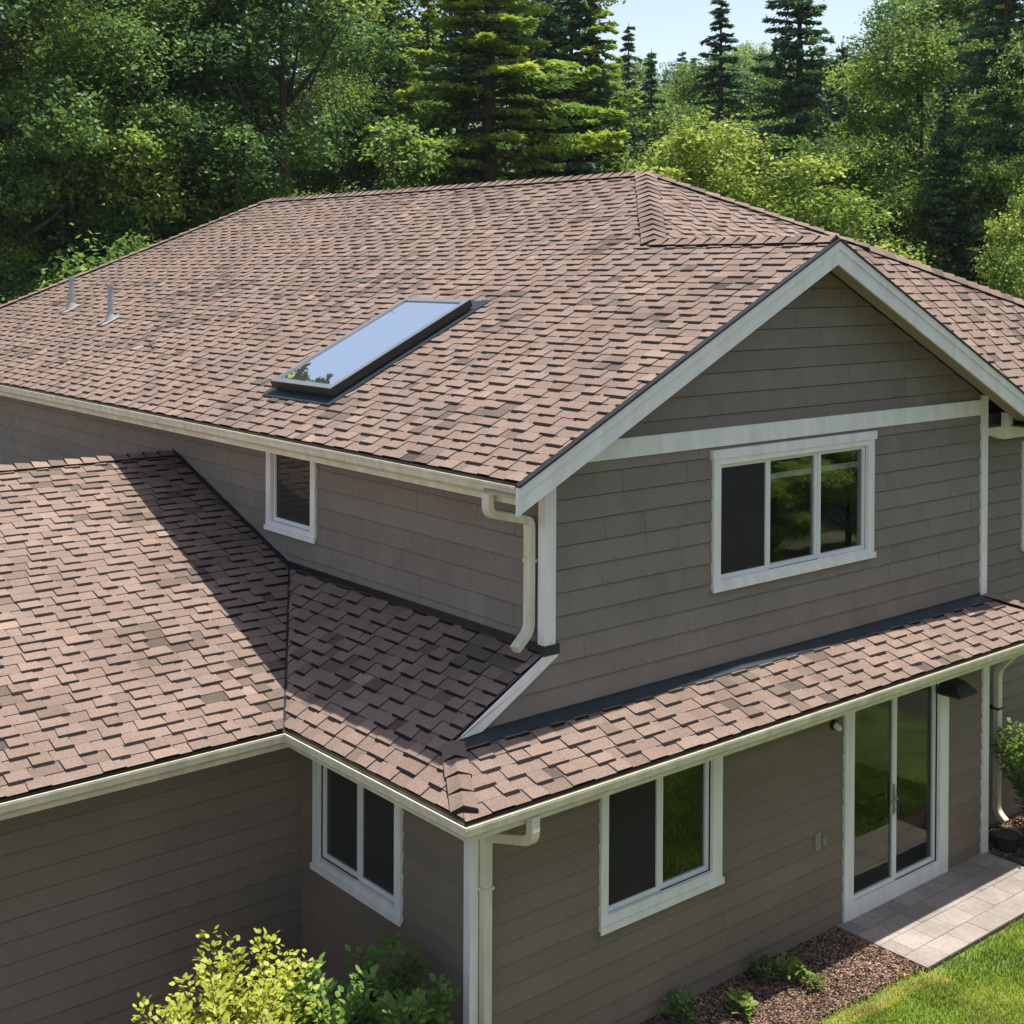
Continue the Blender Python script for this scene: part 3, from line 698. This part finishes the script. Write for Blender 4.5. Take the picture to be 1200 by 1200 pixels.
def chip(x, y, z):
    a = rndg.random()*6.28; L = rndg.uniform(.006, .022); W = rndg.uniform(.003, .008); t = rndg.random()
    u_ = Vector((math.cos(a), math.sin(a), rndg.uniform(-.4, .4)))*L; v_ = Vector((-math.sin(a), math.cos(a), rndg.uniform(-.5, .5)))*W; c = Vector((x, y, z)); h = Vector((0, 0, .005))
    mb.hexa([c-u_-v_, c+u_-v_, c+u_+v_, c-u_+v_, c-u_-v_+h, c+u_-v_+h, c+u_+v_+h, c-u_+v_+h], t)
for _ in range(30000):
    x = rndg.uniform(1.2, 5.04); y = rndg.uniform(-1.25, .0)
    if y < bed_edge(x)-rndg.random()*.06: continue
    chip(x, y, .014+rndg.random()*.018)
for _ in range(5000): chip(rndg.uniform(8.14, 9.6), rndg.uniform(-.9, .3), .014+rndg.random()*.015)
for _ in range(1500): chip(rndg.uniform(-3, -.2), rndg.uniform(-.6, 2.6), .014+rndg.random()*.015)
tag(mb.build('bark_chips', MULCH), kind='stuff', label='brown bark chips strewn over the bed along the front wall', cat='mulch')
# patio of square pavers
PAVE = toned('paver_concrete', [(0, (.05, .045, .04)), (.3, (.22, .19, .165)), (.6, (.29, .25, .215)), (1, (.36, .315, .275))], rough=.9, grain=.15, gscale=45, stain=.22, sscale=1.6, bump=.4)
mb = MB(); mb.box(5.06, 8.10, -1.135, -.001, -.04, .018, .02)
px0 = 5.062
rr = random.Random(9)
yy = -1.135; row = 0
for wd in (.285, .285, .285, .28):
    x = px0-(0 if row % 2 == 0 else .2)
    while x < 8.10:
        a, b = max(x, px0), min(x+.405, 8.098)
        if b-a > .02:
            hz = .034+rr.uniform(-.0012, .0012); gp = .003
            mb.box(a+gp, b-gp, yy+gp, min(yy+wd-gp, -.003), .0181, hz, rr.uniform(.42, .78))
        x += .405
    yy += wd; row += 1
tag(mb.build('patio', PAVE), kind='structure')
# lawn blades
GR = toned('grass_blades', [(0, (.10, .19, .02)), (.45, (.25, .38, .035)), (.75, (.45, .48, .06)), (1, (.62, .54, .14))], rough=.6, grain=.05, gscale=5, stain=.35, sscale=2.2, bump=0, trans=.35)
mb = MB()
def blade(x, y, h, t):
    a = rndg.random()*6.28; l = rndg.uniform(.1, .6); w_ = rndg.uniform(.004, .0075)
    dx, dy = math.cos(a), math.sin(a); b = Vector((x, y, -.01)); s_ = Vector((-dy, dx, 0))*w_
    m_ = b+Vector((dx*l*h*.3, dy*l*h*.3, h*.6)); tp = b+Vector((dx*l*h, dy*l*h, h))
    mb.face([b-s_, b+s_, m_+s_*.7, m_-s_*.7], t); mb.face([m_-s_*.7, m_+s_*.7, tp], t)
for _ in range(80000):
    x = rndg.uniform(2.6, 9.5); y = rndg.uniform(-4.6, -.95)
    if 5.0 < x < 8.15:
        if y > -1.16: continue
        ed = -1.16-y
    elif x >= 8.15:
        if y > -1.1: continue
        ed = .5
    else:
        ed = bed_edge(x)-y
        if ed < 0: continue
    # outside the frame on the near left
    pn = pnoise(Vector((x*1.3, y*1.3, 2)))
    t = .42+pn*.55+rndg.gauss(0, .12)+(.5 if ed < .28 and x < 5.1 else 0)
    if ed < .14 and rndg.random() < .5: continue
    blade(x, y, rndg.uniform(.03, .065), max(0, min(1, t)))
tag(mb.build('lawn_grass', GR), kind='stuff', label='short sunlit lawn grass beside the patio', cat='grass')

# ------------------------------------------------------------------ plants near the house
def leafmat(name, lo, mid, hi, tr=.4):
    return toned(name, [(0, lo), (.5, mid), (1, hi)], rough=.5, grain=.08, gscale=9, stain=.12, sscale=.7, bump=0, spec=.35, trans=tr)
L_YEL = leafmat('leaf_yellow', (.13, .19, .02), (.42, .47, .06), (.66, .66, .12), .45)
L_GRN = leafmat('leaf_green', (.055, .12, .025), (.14, .25, .05), (.28, .40, .09))
L_BSH = leafmat('leaf_bush', (.06, .12, .02), (.16, .27, .04), (.34, .42, .09), .45)
BARK = plain('bark', (.10, .075, .055), .9, .3, 8, bump=.6)
def leaf(mb, p, d, n, L, W, t):
    """folded six-point leaf"""
    d = d.normalized(); s_ = d.cross(n)
    if s_.length < 1e-3: s_ = Vector((1, 0, 0))
    s_.normalize(); n = s_.cross(d)
    tip = p+d*L-n*L*.18; m1 = p+d*L*.35+n*L*.05; m2 = p+d*L*.7
    a = m1+s_*W-n*W*.3; b = m2+s_*W*.75-n*W*.3; c = m2-s_*W*.75-n*W*.3; e_ = m1-s_*W-n*W*.3
    mb.face([p, a, b, tip], t); mb.face([p, tip, c, e_], t*.96)
def rv(r): return Vector((r.gauss(0, 1), r.gauss(0, 1), r.gauss(0, 1))).normalized()
def shrub(name, label, cat, loc, rad, h, nst, leafs, L, W, mat, seed, tmu=.55, spread=1.0, upb=.3):
    r = random.Random(seed); root = empty(name, loc); tag(root, label, cat)
    st = MB(); lf = MB()
    for i in range(nst):
        an = 6.283*i/nst+r.uniform(-.4, .4); rr_ = rad*math.sqrt(r.uniform(.05, 1))*spread; hh = h*r.uniform(.62, 1)*(1-.28*(rr_/rad)**2)
        b0 = Vector((math.cos(an)*rad*.12, math.sin(an)*rad*.12, 0)); tp = Vector((math.cos(an)*rr_, math.sin(an)*rr_, hh))
        mid = (b0+tp)*.5+Vector((-math.cos(an)*rr_*.18, -math.sin(an)*rr_*.18, .05)); pts = [b0, mid, tp]
        st.tube([b0, (b0+mid)*.5+rv(r)*.01, mid, (mid+tp)*.5, tp], [.014, .011, .008, .005, .002], 5)
        nl = leafs//nst
        for k in range(nl):
            t = r.uniform(.12, 1)**.8
            p = (1-t)**2*b0+2*t*(1-t)*mid+t*t*tp
            ax = (tp-b0).normalized()
            out = rv(r); out = (out-ax*out.dot(ax)).normalized()
            tw_ = r.uniform(.0, .17)*(1.15-t*.6)*(h/1.5)**.3
            q = p+out*tw_+Vector((0, 0, tw_*.35))
            d = (out*1.0+ax*r.uniform(.1, .9)+Vector((0, 0, upb))); n = (Vector((0, 0, 1))+rv(r)*.55).normalized()
            tt = min(1, max(0, r.gauss(tmu, .16)+(t-.6)*.18))
            leaf(lf, q, d, n, L*r.uniform(.65, 1.15), W*r.uniform(.75, 1.15), tt)
    st.build('stem', BARK, root); lf.build('foliage', mat, root)
    return root
shrub('shrub', 'bright yellow-green leafy shrub in front of the wing wall', 'shrub', (-1.95, .70, 0), .84, 1.82, 52, 6200, .066, .021, L_YEL, 61, .55)
shrub('shrub', 'dark green leafy shrub under the window at the inner corner', 'shrub', (-.98, .30, 0), .74, 1.62, 44, 7500, .078, .027, L_GRN, 62, .5)
shrub('bush', 'light green bush at the right edge beside the downspout', 'bush', (8.98, -.42, 0), .76, 1.72, 56, 8500, .07, .024, L_BSH, 63, .55)
shrub('seedling', 'small green plant with upright leaves in the bark bed, nearer the doors', 'plant', (3.72, -.40, 0), .15, .30, 9, 90, .075, .024, L_BSH, 64, .5)
shrub('seedling', 'low pale tuft at the sunlit edge of the bark bed', 'plant', (3.80, -.66, 0), .14, .17, 12, 160, .05, .010, L_BSH, 65, .8)
shrub('seedling', 'bright green plant at the bottom edge of the bark bed', 'plant', (2.86, -.50, 0), .14, .24, 8, 80, .09, .035, L_BSH, 66, .75)
shrub('seedling', 'dark low plant against the wall at the bottom edge of the bed', 'plant', (2.35, -.22, 0), .22, .26, 14, 260, .05, .016, L_GRN, 67, .4)
shrub('seedling', 'dark clump shaded by the wall behind the small upright plant', 'plant', (3.55, -.22, 0), .17, .27, 14, 300, .05, .014, L_GRN, 68, .3)
# splash stones and black basin at the foot of the right downspout
r_ = random.Random(8)
def rock(loc, sx, sy, sz, seed, name, label, mat):
    bm = bmesh.new(); bmesh.ops.create_icosphere(bm, subdivisions=3, radius=1)
    for v_ in bm.verts:
        k = 1+.28*pnoise(v_.co*1.3+Vector((seed*3.1, 0, 0)))+.08*pnoise(v_.co*4); v_.co = Vector((v_.co.x*sx*k, v_.co.y*sy*k, max(v_.co.z, -.4)*sz*k))
    me = bpy.data.meshes.new(name); bm.to_mesh(me); bm.free(); me.materials.append(mat)
    for p_ in me.polygons: p_.use_smooth = True
    ob = bpy.data.objects.new(name, me); COL.objects.link(ob); ob.location = loc; tag(ob, label, 'rock'); return ob
STONE = plain('stone', (.30, .27, .23), .85, .3, 12, bump=.5)
DKSTONE = plain('dark_plastic', (.02, .022, .022), .55, .2)
rock((8.80, .02, .05), .16, .12, .06, 1, 'rock', 'flat pale stone at the foot of the right downspout', STONE)
basin = empty('plant_pot', (8.42, -.12, .0)); tag(basin, 'squat black pot at the patio corner under the bush', 'pot')
m = MB(); m.tube([(0, 0, 0), (0, 0, .17), (0, 0, .20), (0, 0, .201)], [.13, .17, .18, .165], 18); m.build('bowl', DKSTONE, basin)
m = MB(); m.tube([(0, 0, .19), (0, 0, .2045)], .16, 16); m.build('soil', MULCH, basin)

# ------------------------------------------------------------------ trees
T_DEC = leafmat('leaf_deciduous', (.035, .085, .030), (.135, .245, .055), (.40, .50, .09), .46)
T_LIT = leafmat('leaf_light_deciduous', (.06, .11, .02), (.24, .35, .05), (.50, .56, .10), .45)
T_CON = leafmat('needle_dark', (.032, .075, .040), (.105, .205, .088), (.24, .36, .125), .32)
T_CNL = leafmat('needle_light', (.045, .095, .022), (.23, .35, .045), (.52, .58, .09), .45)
TRUNK = plain('tree_bark', (.065, .050, .038), .9, .35, 5, bump=.7)
def np_mesh(name, V_, ntri, tones, mat, quad=True):
    """V_: (n,4,3) quads"""
    n = V_.shape[0]; me = bpy.data.meshes.new(name)
    me.vertices.add(n*4); me.vertices.foreach_set('co', V_.reshape(-1).astype(np.float32))
    me.loops.add(n*4); me.loops.foreach_set('vertex_index', np.arange(n*4, dtype=np.int32))
    me.polygons.add(n); me.polygons.foreach_set('loop_start', np.arange(0, n*4, 4, dtype=np.int32))
    try: me.polygons.foreach_set('loop_total', np.full(n, 4, dtype=np.int32))
    except Exception: pass
    me.update(calc_edges=True)
    at = me.attributes.new('tone', 'FLOAT', 'FACE'); at.data.foreach_set('value', tones.astype(np.float32))
    me.materials.append(mat); return me
def unit(a): return a/np.maximum(1e-9, np.linalg.norm(a, axis=1, keepdims=True))
def leaf_quads(rs, pos, nrm, L, W, dirs=None):
    n = len(pos)
    d = unit(rs.normal(size=(n, 3))) if dirs is None else unit(dirs)
    nn = unit(nrm); s_ = unit(np.cross(d, nn)); d2 = unit(np.cross(nn, s_))
    L = (L*rs.uniform(.6, 1.25, n))[:, None]; W = (W*rs.uniform(.7, 1.2, n))[:, None]
    a = pos-d2*L*.5; b = pos+s_*W+d2*L*.05-nn*W*.35; c = pos+d2*L*.6-nn*L*.15; e_ = pos-s_*W+d2*L*.05-nn*W*.35
    return np.stack([a, b, c, e_], 1)
def deciduous(seed, H, Rc, nclump, per, mat, base=.18, lsize=.15, col=.5):
    rs = np.random.RandomState(seed); rd = random.Random(seed)
    tb = MB()
    lean = Vector((rd.uniform(-.05, .05)*H, rd.uniform(-.05, .05)*H, 0))
    tb.tube([(0, 0, -.3), lean*.1+Vector((0, 0, H*.15)), lean*.5+Vector((0, 0, H*.45)), lean*.9+Vector((0, 0, H*.75)), lean+Vector((0, 0, H*.92))], [H*.018, H*.014, H*.010, H*.005, H*.001], 8)
    cl = []
    for i in range(nclump):
        t = rd.uniform(0, 1)**.85; z = H*(base+(1-base)*t)
        prof = math.sin(math.pi*min(1, (.18+t*.80)))**.7 if t > .0 else .5
        rr_ = Rc*prof*math.sqrt(rd.uniform(.12, 1)); a = rd.uniform(0, 6.283)
        c = Vector((math.cos(a)*rr_, math.sin(a)*rr_, z))+lean*t
        cl.append((c, rd.uniform(.5, 1)*Rc*.28, rd.gauss(0, .11)))
        if i % 3 == 0:
            s0 = lean*t*.7+Vector((0, 0, max(H*.12, z-rr_*.9)))
            tb.tube([s0, (s0+c)*.5+Vector((0, 0, -.1*rr_)), c], [H*.005, H*.003, H*.001], 5)
    Q = []; TT = []
    for c, r0, dt in cl:
        n = int(per*(r0/(Rc*.28*.75))**2)
        dr = unit(rs.normal(size=(n, 3))); rad = r0*rs.uniform(.35, 1.12, n)**.6
        sc = np.array([1.15, 1.15, .62])
        pos = np.array(c)+dr*rad[:, None]*sc
        # twiggy sub-clusters
        k = max(3, n//26); cen = np.array(c)+unit(rs.normal(size=(k, 3)))*(r0*rs.uniform(.6, 1.15, k))[:, None]*sc
        idx = rs.randint(0, k, n); pos = np.where((rs.rand(n) < .7)[:, None], cen[idx]+rs.normal(size=(n, 3))*r0*.15, pos)
        nrm = unit(np.array([0, 0, 1.0])+dr*.55+rs.normal(size=(n, 3))*.5)
        Q.append(leaf_quads(rs, pos, nrm, lsize, lsize*.36)); TT.append(np.clip(col+dt*1.5+rs.normal(size=n)*.16, 0, 1))
    me = np_mesh('crown', np.concatenate(Q), 0, np.concatenate(TT), mat)
    return tb, me
def conifer(seed, H, Rb, mat, s0=.12, flat=1, whorl=.42, base=.08, dens=1.0, droop=.25, nlen=.16, taper=.85, col=.45, gap=.15):
    rs = np.random.RandomState(seed); rd = random.Random(seed); tb = MB()
    tb.tube([(0, 0, -.3), (0, 0, H*.3), (0, 0, H*.7), (0, 0, H)], [H*.016, H*.012, H*.006, .01], 8)
    P = []; D = []; N = []; T = []
    z = H*base
    while z < H*.985:
        t = (z/H-base)/(1-base); Lb = Rb*(1-t)**taper*rd.uniform(.72, 1.12)+.12
        nb = rd.randint(4, 7) if t < .85 else 4; a0 = rd.random()*6.28
        for b in range(nb):
            if rd.random() < gap: continue
            a = a0+6.283*b/nb+rd.uniform(-.35, .35); L = Lb*rd.uniform(.6, 1.15)
            dr = Vector((math.cos(a), math.sin(a), 0)); side = Vector((-math.sin(a), math.cos(a), 0))
            rise = rd.uniform(.0, .35)*(t+.25); dro = droop*rd.uniform(.5, 1.5); zj = rd.uniform(-.5, .5)*whorl*flat
            def bp(s): return Vector((0, 0, z+zj))+dr*(L*s)+Vector((0, 0, L*(rise*s-dro*s*s+.10*max(0, s-.7))))
            tb.tube([bp(0), bp(.5), bp(1)], [H*.0022+.006, H*.0014+.004, .003], 4)
            dt = rd.gauss(0, .12)
            n = int(130*dens*max(.35, L/2.4)**1.4)
            s = rs.uniform(s0, 1.02, n)**.85; wv = np.abs(rs.normal(size=n)); sg = rs.choice([-1, 1], n)
            width = L*.26*np.minimum(1, (1.08-s)*2.0)*np.minimum(1, s*3+.2)
            off = sg*rs.uniform(.0, 1, n)*width
            base_p = np.array([bp(x) for x in s])
            pos = base_p+np.outer(off, np.array(side))+np.outer(-np.abs(off)*.3*flat+rs.normal(size=n)*.07*flat*L**.5-.03, [0, 0, 1])
            dd = np.outer(sg*1.0, np.array(side))+np.array(dr)*rs.uniform(.4, 1.3, n)[:, None]+np.array([0, 0, -.25])+rs.normal(size=(n, 3))*.25
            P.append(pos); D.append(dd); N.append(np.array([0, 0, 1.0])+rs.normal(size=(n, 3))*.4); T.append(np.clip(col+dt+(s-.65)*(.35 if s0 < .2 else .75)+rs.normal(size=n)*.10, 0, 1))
        z += whorl*rd.uniform(.7, 1.3)*(1-.45*t)
    pos = np.concatenate(P); Q = leaf_quads(rs, pos, np.concatenate(N), nlen*1.5, nlen*.30, np.concatenate(D))
    return tb, np_mesh('crown', Q, 0, np.concatenate(T), mat)
protos = {}
def proto(key, res):
    tb, crown = res; t = tb.build('trunk', TRUNK); me = t.data; bpy.data.objects.remove(t); protos[key] = (me, crown)
proto('decA', deciduous(1, 14, 4.3, 74, 780, T_DEC, col=.45, lsize=.125, base=.10))
proto('decB', deciduous(2, 15, 3.8, 68, 780, T_DEC, col=.58, lsize=.125, base=.12))
proto('decL', deciduous(3, 10, 3.2, 50, 760, T_LIT, col=.5, lsize=.11, base=.1))
proto('decM', deciduous(4, 13, 3.9, 62, 760, T_LIT, col=.28, lsize=.12, base=.1))
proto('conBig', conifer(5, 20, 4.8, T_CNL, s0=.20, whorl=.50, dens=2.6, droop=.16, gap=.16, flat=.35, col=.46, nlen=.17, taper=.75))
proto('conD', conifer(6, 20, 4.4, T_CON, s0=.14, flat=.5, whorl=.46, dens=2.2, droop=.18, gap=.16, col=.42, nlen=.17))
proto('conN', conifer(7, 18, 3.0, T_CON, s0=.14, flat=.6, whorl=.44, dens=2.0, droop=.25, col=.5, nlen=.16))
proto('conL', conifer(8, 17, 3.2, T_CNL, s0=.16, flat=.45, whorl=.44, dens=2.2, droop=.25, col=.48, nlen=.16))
HT = dict(decA=14, decB=15, decL=10, decM=13, conBig=20, conD=20, conN=18, conL=17)
rt_ = random.Random(77)
def tree(kind, x, y, h, label=None, group=None, wide=1.0, rz=None, name=None):
    s_ = h/HT[kind]; nm = name or ('conifer' if kind.startswith('con') else 'deciduous_tree')
    t = empty(nm, (x, y, gz(x, y)), None, rt_.uniform(0, 6.28) if rz is None else rz); t.scale = (s_*wide, s_*wide, s_)
    for n_, me in zip(('trunk', 'crown'), protos[kind]):
        c = bpy.data.objects.new(n_, me); COL.objects.link(c); c.parent = t
    tag(t, label, 'tree', group); return t
def pol(bear, dist):
    """bearing in degrees clockwise from north (+y), metres from the drone"""
    return CAM.x+math.sin(R(bear))*dist, CAM.y+math.cos(R(bear))*dist
def br(px): return math.degrees(YAW+math.atan((px-PX)/FPX))
def el(py, D): return CAM.z+(HY-py)/FPX*D
def T(kind, px, D, top, label, group=None, wide=1.0, **k):
    D0 = D
    while True:
        x, y = pol(br(px), D/math.cos(math.atan((px-PX)/FPX)))
        if -17 < x < 17.2 and y < 23: D += .5
        else: break
    x, y = pol(br(px), D/math.cos(math.atan((px-PX)/FPX))); tree(kind, x, y, el(top, D)-gz(x, y), label, group, wide, **k)
# front row, one by one
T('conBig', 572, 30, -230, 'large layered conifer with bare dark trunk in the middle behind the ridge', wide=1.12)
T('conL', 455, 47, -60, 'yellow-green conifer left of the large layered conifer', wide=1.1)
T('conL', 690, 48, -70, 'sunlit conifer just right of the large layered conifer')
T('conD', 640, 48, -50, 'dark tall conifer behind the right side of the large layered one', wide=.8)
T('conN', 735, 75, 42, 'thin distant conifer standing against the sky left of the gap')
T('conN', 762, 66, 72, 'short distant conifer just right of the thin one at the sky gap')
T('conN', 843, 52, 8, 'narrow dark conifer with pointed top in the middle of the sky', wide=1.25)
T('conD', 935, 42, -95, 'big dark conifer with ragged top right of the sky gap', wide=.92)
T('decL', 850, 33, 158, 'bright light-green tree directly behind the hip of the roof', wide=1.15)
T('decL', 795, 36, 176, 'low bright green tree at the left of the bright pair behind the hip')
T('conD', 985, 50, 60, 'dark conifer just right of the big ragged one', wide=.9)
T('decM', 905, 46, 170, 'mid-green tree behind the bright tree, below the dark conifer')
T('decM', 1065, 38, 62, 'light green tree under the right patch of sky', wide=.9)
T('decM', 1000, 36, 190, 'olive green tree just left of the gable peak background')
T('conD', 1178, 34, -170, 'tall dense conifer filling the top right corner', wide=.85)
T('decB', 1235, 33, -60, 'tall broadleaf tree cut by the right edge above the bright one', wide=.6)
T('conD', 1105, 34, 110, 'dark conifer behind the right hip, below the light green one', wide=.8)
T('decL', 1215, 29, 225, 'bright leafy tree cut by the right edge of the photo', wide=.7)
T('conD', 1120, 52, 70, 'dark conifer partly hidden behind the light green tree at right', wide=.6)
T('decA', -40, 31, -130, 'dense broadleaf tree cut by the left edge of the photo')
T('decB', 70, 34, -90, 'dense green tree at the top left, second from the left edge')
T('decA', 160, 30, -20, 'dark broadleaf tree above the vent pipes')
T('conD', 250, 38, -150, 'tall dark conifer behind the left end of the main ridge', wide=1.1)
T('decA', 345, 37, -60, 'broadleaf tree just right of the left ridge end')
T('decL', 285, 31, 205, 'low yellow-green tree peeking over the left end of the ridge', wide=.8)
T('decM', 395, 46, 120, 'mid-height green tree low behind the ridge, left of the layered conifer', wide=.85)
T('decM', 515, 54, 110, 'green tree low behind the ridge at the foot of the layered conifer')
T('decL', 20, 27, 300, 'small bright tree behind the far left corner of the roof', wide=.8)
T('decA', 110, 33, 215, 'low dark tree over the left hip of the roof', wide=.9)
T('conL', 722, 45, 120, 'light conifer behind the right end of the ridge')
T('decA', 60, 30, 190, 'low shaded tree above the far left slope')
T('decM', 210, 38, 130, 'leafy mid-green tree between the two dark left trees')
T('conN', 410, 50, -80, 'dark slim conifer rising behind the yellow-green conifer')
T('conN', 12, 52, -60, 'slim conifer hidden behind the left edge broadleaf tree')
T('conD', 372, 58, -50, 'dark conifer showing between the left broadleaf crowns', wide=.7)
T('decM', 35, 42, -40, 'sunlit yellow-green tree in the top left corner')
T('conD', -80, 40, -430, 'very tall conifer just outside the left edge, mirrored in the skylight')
# second rows, filling the depth of the wood
tree('conD', 12.0, 41.5, 33, 'very tall conifer at the left edge, mirrored in the skylight', wide=.95)
tree('conD', 8.5, 41.0, 34, 'very tall dark conifer just outside the left edge', wide=.95)
gp = 'trees filling the wood behind the front row'
kinds = ['conD', 'conN', 'decA', 'conD', 'decM', 'conN', 'conL', 'conL']
for i in range(46):
    px = -90+i*29+rt_.uniform(-10, 10); D = rt_.uniform(46, 70)
    top = rt_.uniform(-80, 10)
    if 690 < px < 835: top = rt_.uniform(105, 150); D = rt_.uniform(60, 85)
    elif 835 <= px < 1120: top = rt_.uniform(95, 150)
    k = rt_.choice(kinds)
    T(k, px, D, top, ('dark conifer' if k in ('conD', 'conN') else 'light conifer' if k == 'conL' else 'broadleaf tree')+' standing deep in the wood behind the front row', gp)
gp2 = 'distant trees on the wooded rise'
for i in range(60):
    px = 640+i*8.2+rt_.uniform(-8, 8); D = rt_.uniform(95, 175)
    k = rt_.choice(['conN', 'conD', 'conN', 'decB'])
    T(k, px, D, rt_.uniform(72, 118), 'small hazy '+('conifer' if k != 'decB' else 'broadleaf tree')+' on the distant wooded rise', gp2)
gp3 = 'trees south of the lawn, seen in the window glass'
for i in range(26):
    tree(rt_.choice(['decA', 'decM', 'decL', 'conL', 'decB']), -2+i*2.1+rt_.uniform(-1, 1), -19-rt_.uniform(0, 9)+(i*.22), rt_.uniform(11, 16), 'tree at the far edge of the lawn, mirrored in the windows', gp3)

gp4 = 'bushes along the far edge of the lawn'
for i in range(22):
    tree('decL', 2+i*1.35+rt_.uniform(-.6, .6), -11.5-rt_.uniform(0, 3.5)+(i*.12), rt_.uniform(3.0, 4.8), 'sunlit bush along the far edge of the lawn, mirrored in the windows', gp4, 1.15, name='bush')
# ------------------------------------------------------------------ thin summer haze
hm = bpy.data.materials.new('haze'); hm.use_nodes = True; hn = hm.node_tree
for n_ in list(hn.nodes):
    if n_.type != 'OUTPUT_MATERIAL': hn.nodes.remove(n_)
pv = hn.nodes.new('ShaderNodeVolumePrincipled'); pv.inputs['Density'].default_value = .0002; pv.inputs['Color'].default_value = (.80, .88, 1, 1); pv.inputs['Anisotropy'].default_value = .2
hn.links.new(pv.outputs[0], hn.nodes[0].inputs['Volume'] if hn.nodes[0].type == 'OUTPUT_MATERIAL' else hn.nodes['Material Output'].inputs['Volume'])
m = MB(); m.box(-60, 260, -60, 260, -4, 62); hz = m.build('haze', hm); tag(hz, kind='stuff', label='thin summer haze hanging over the wood', cat='haze')
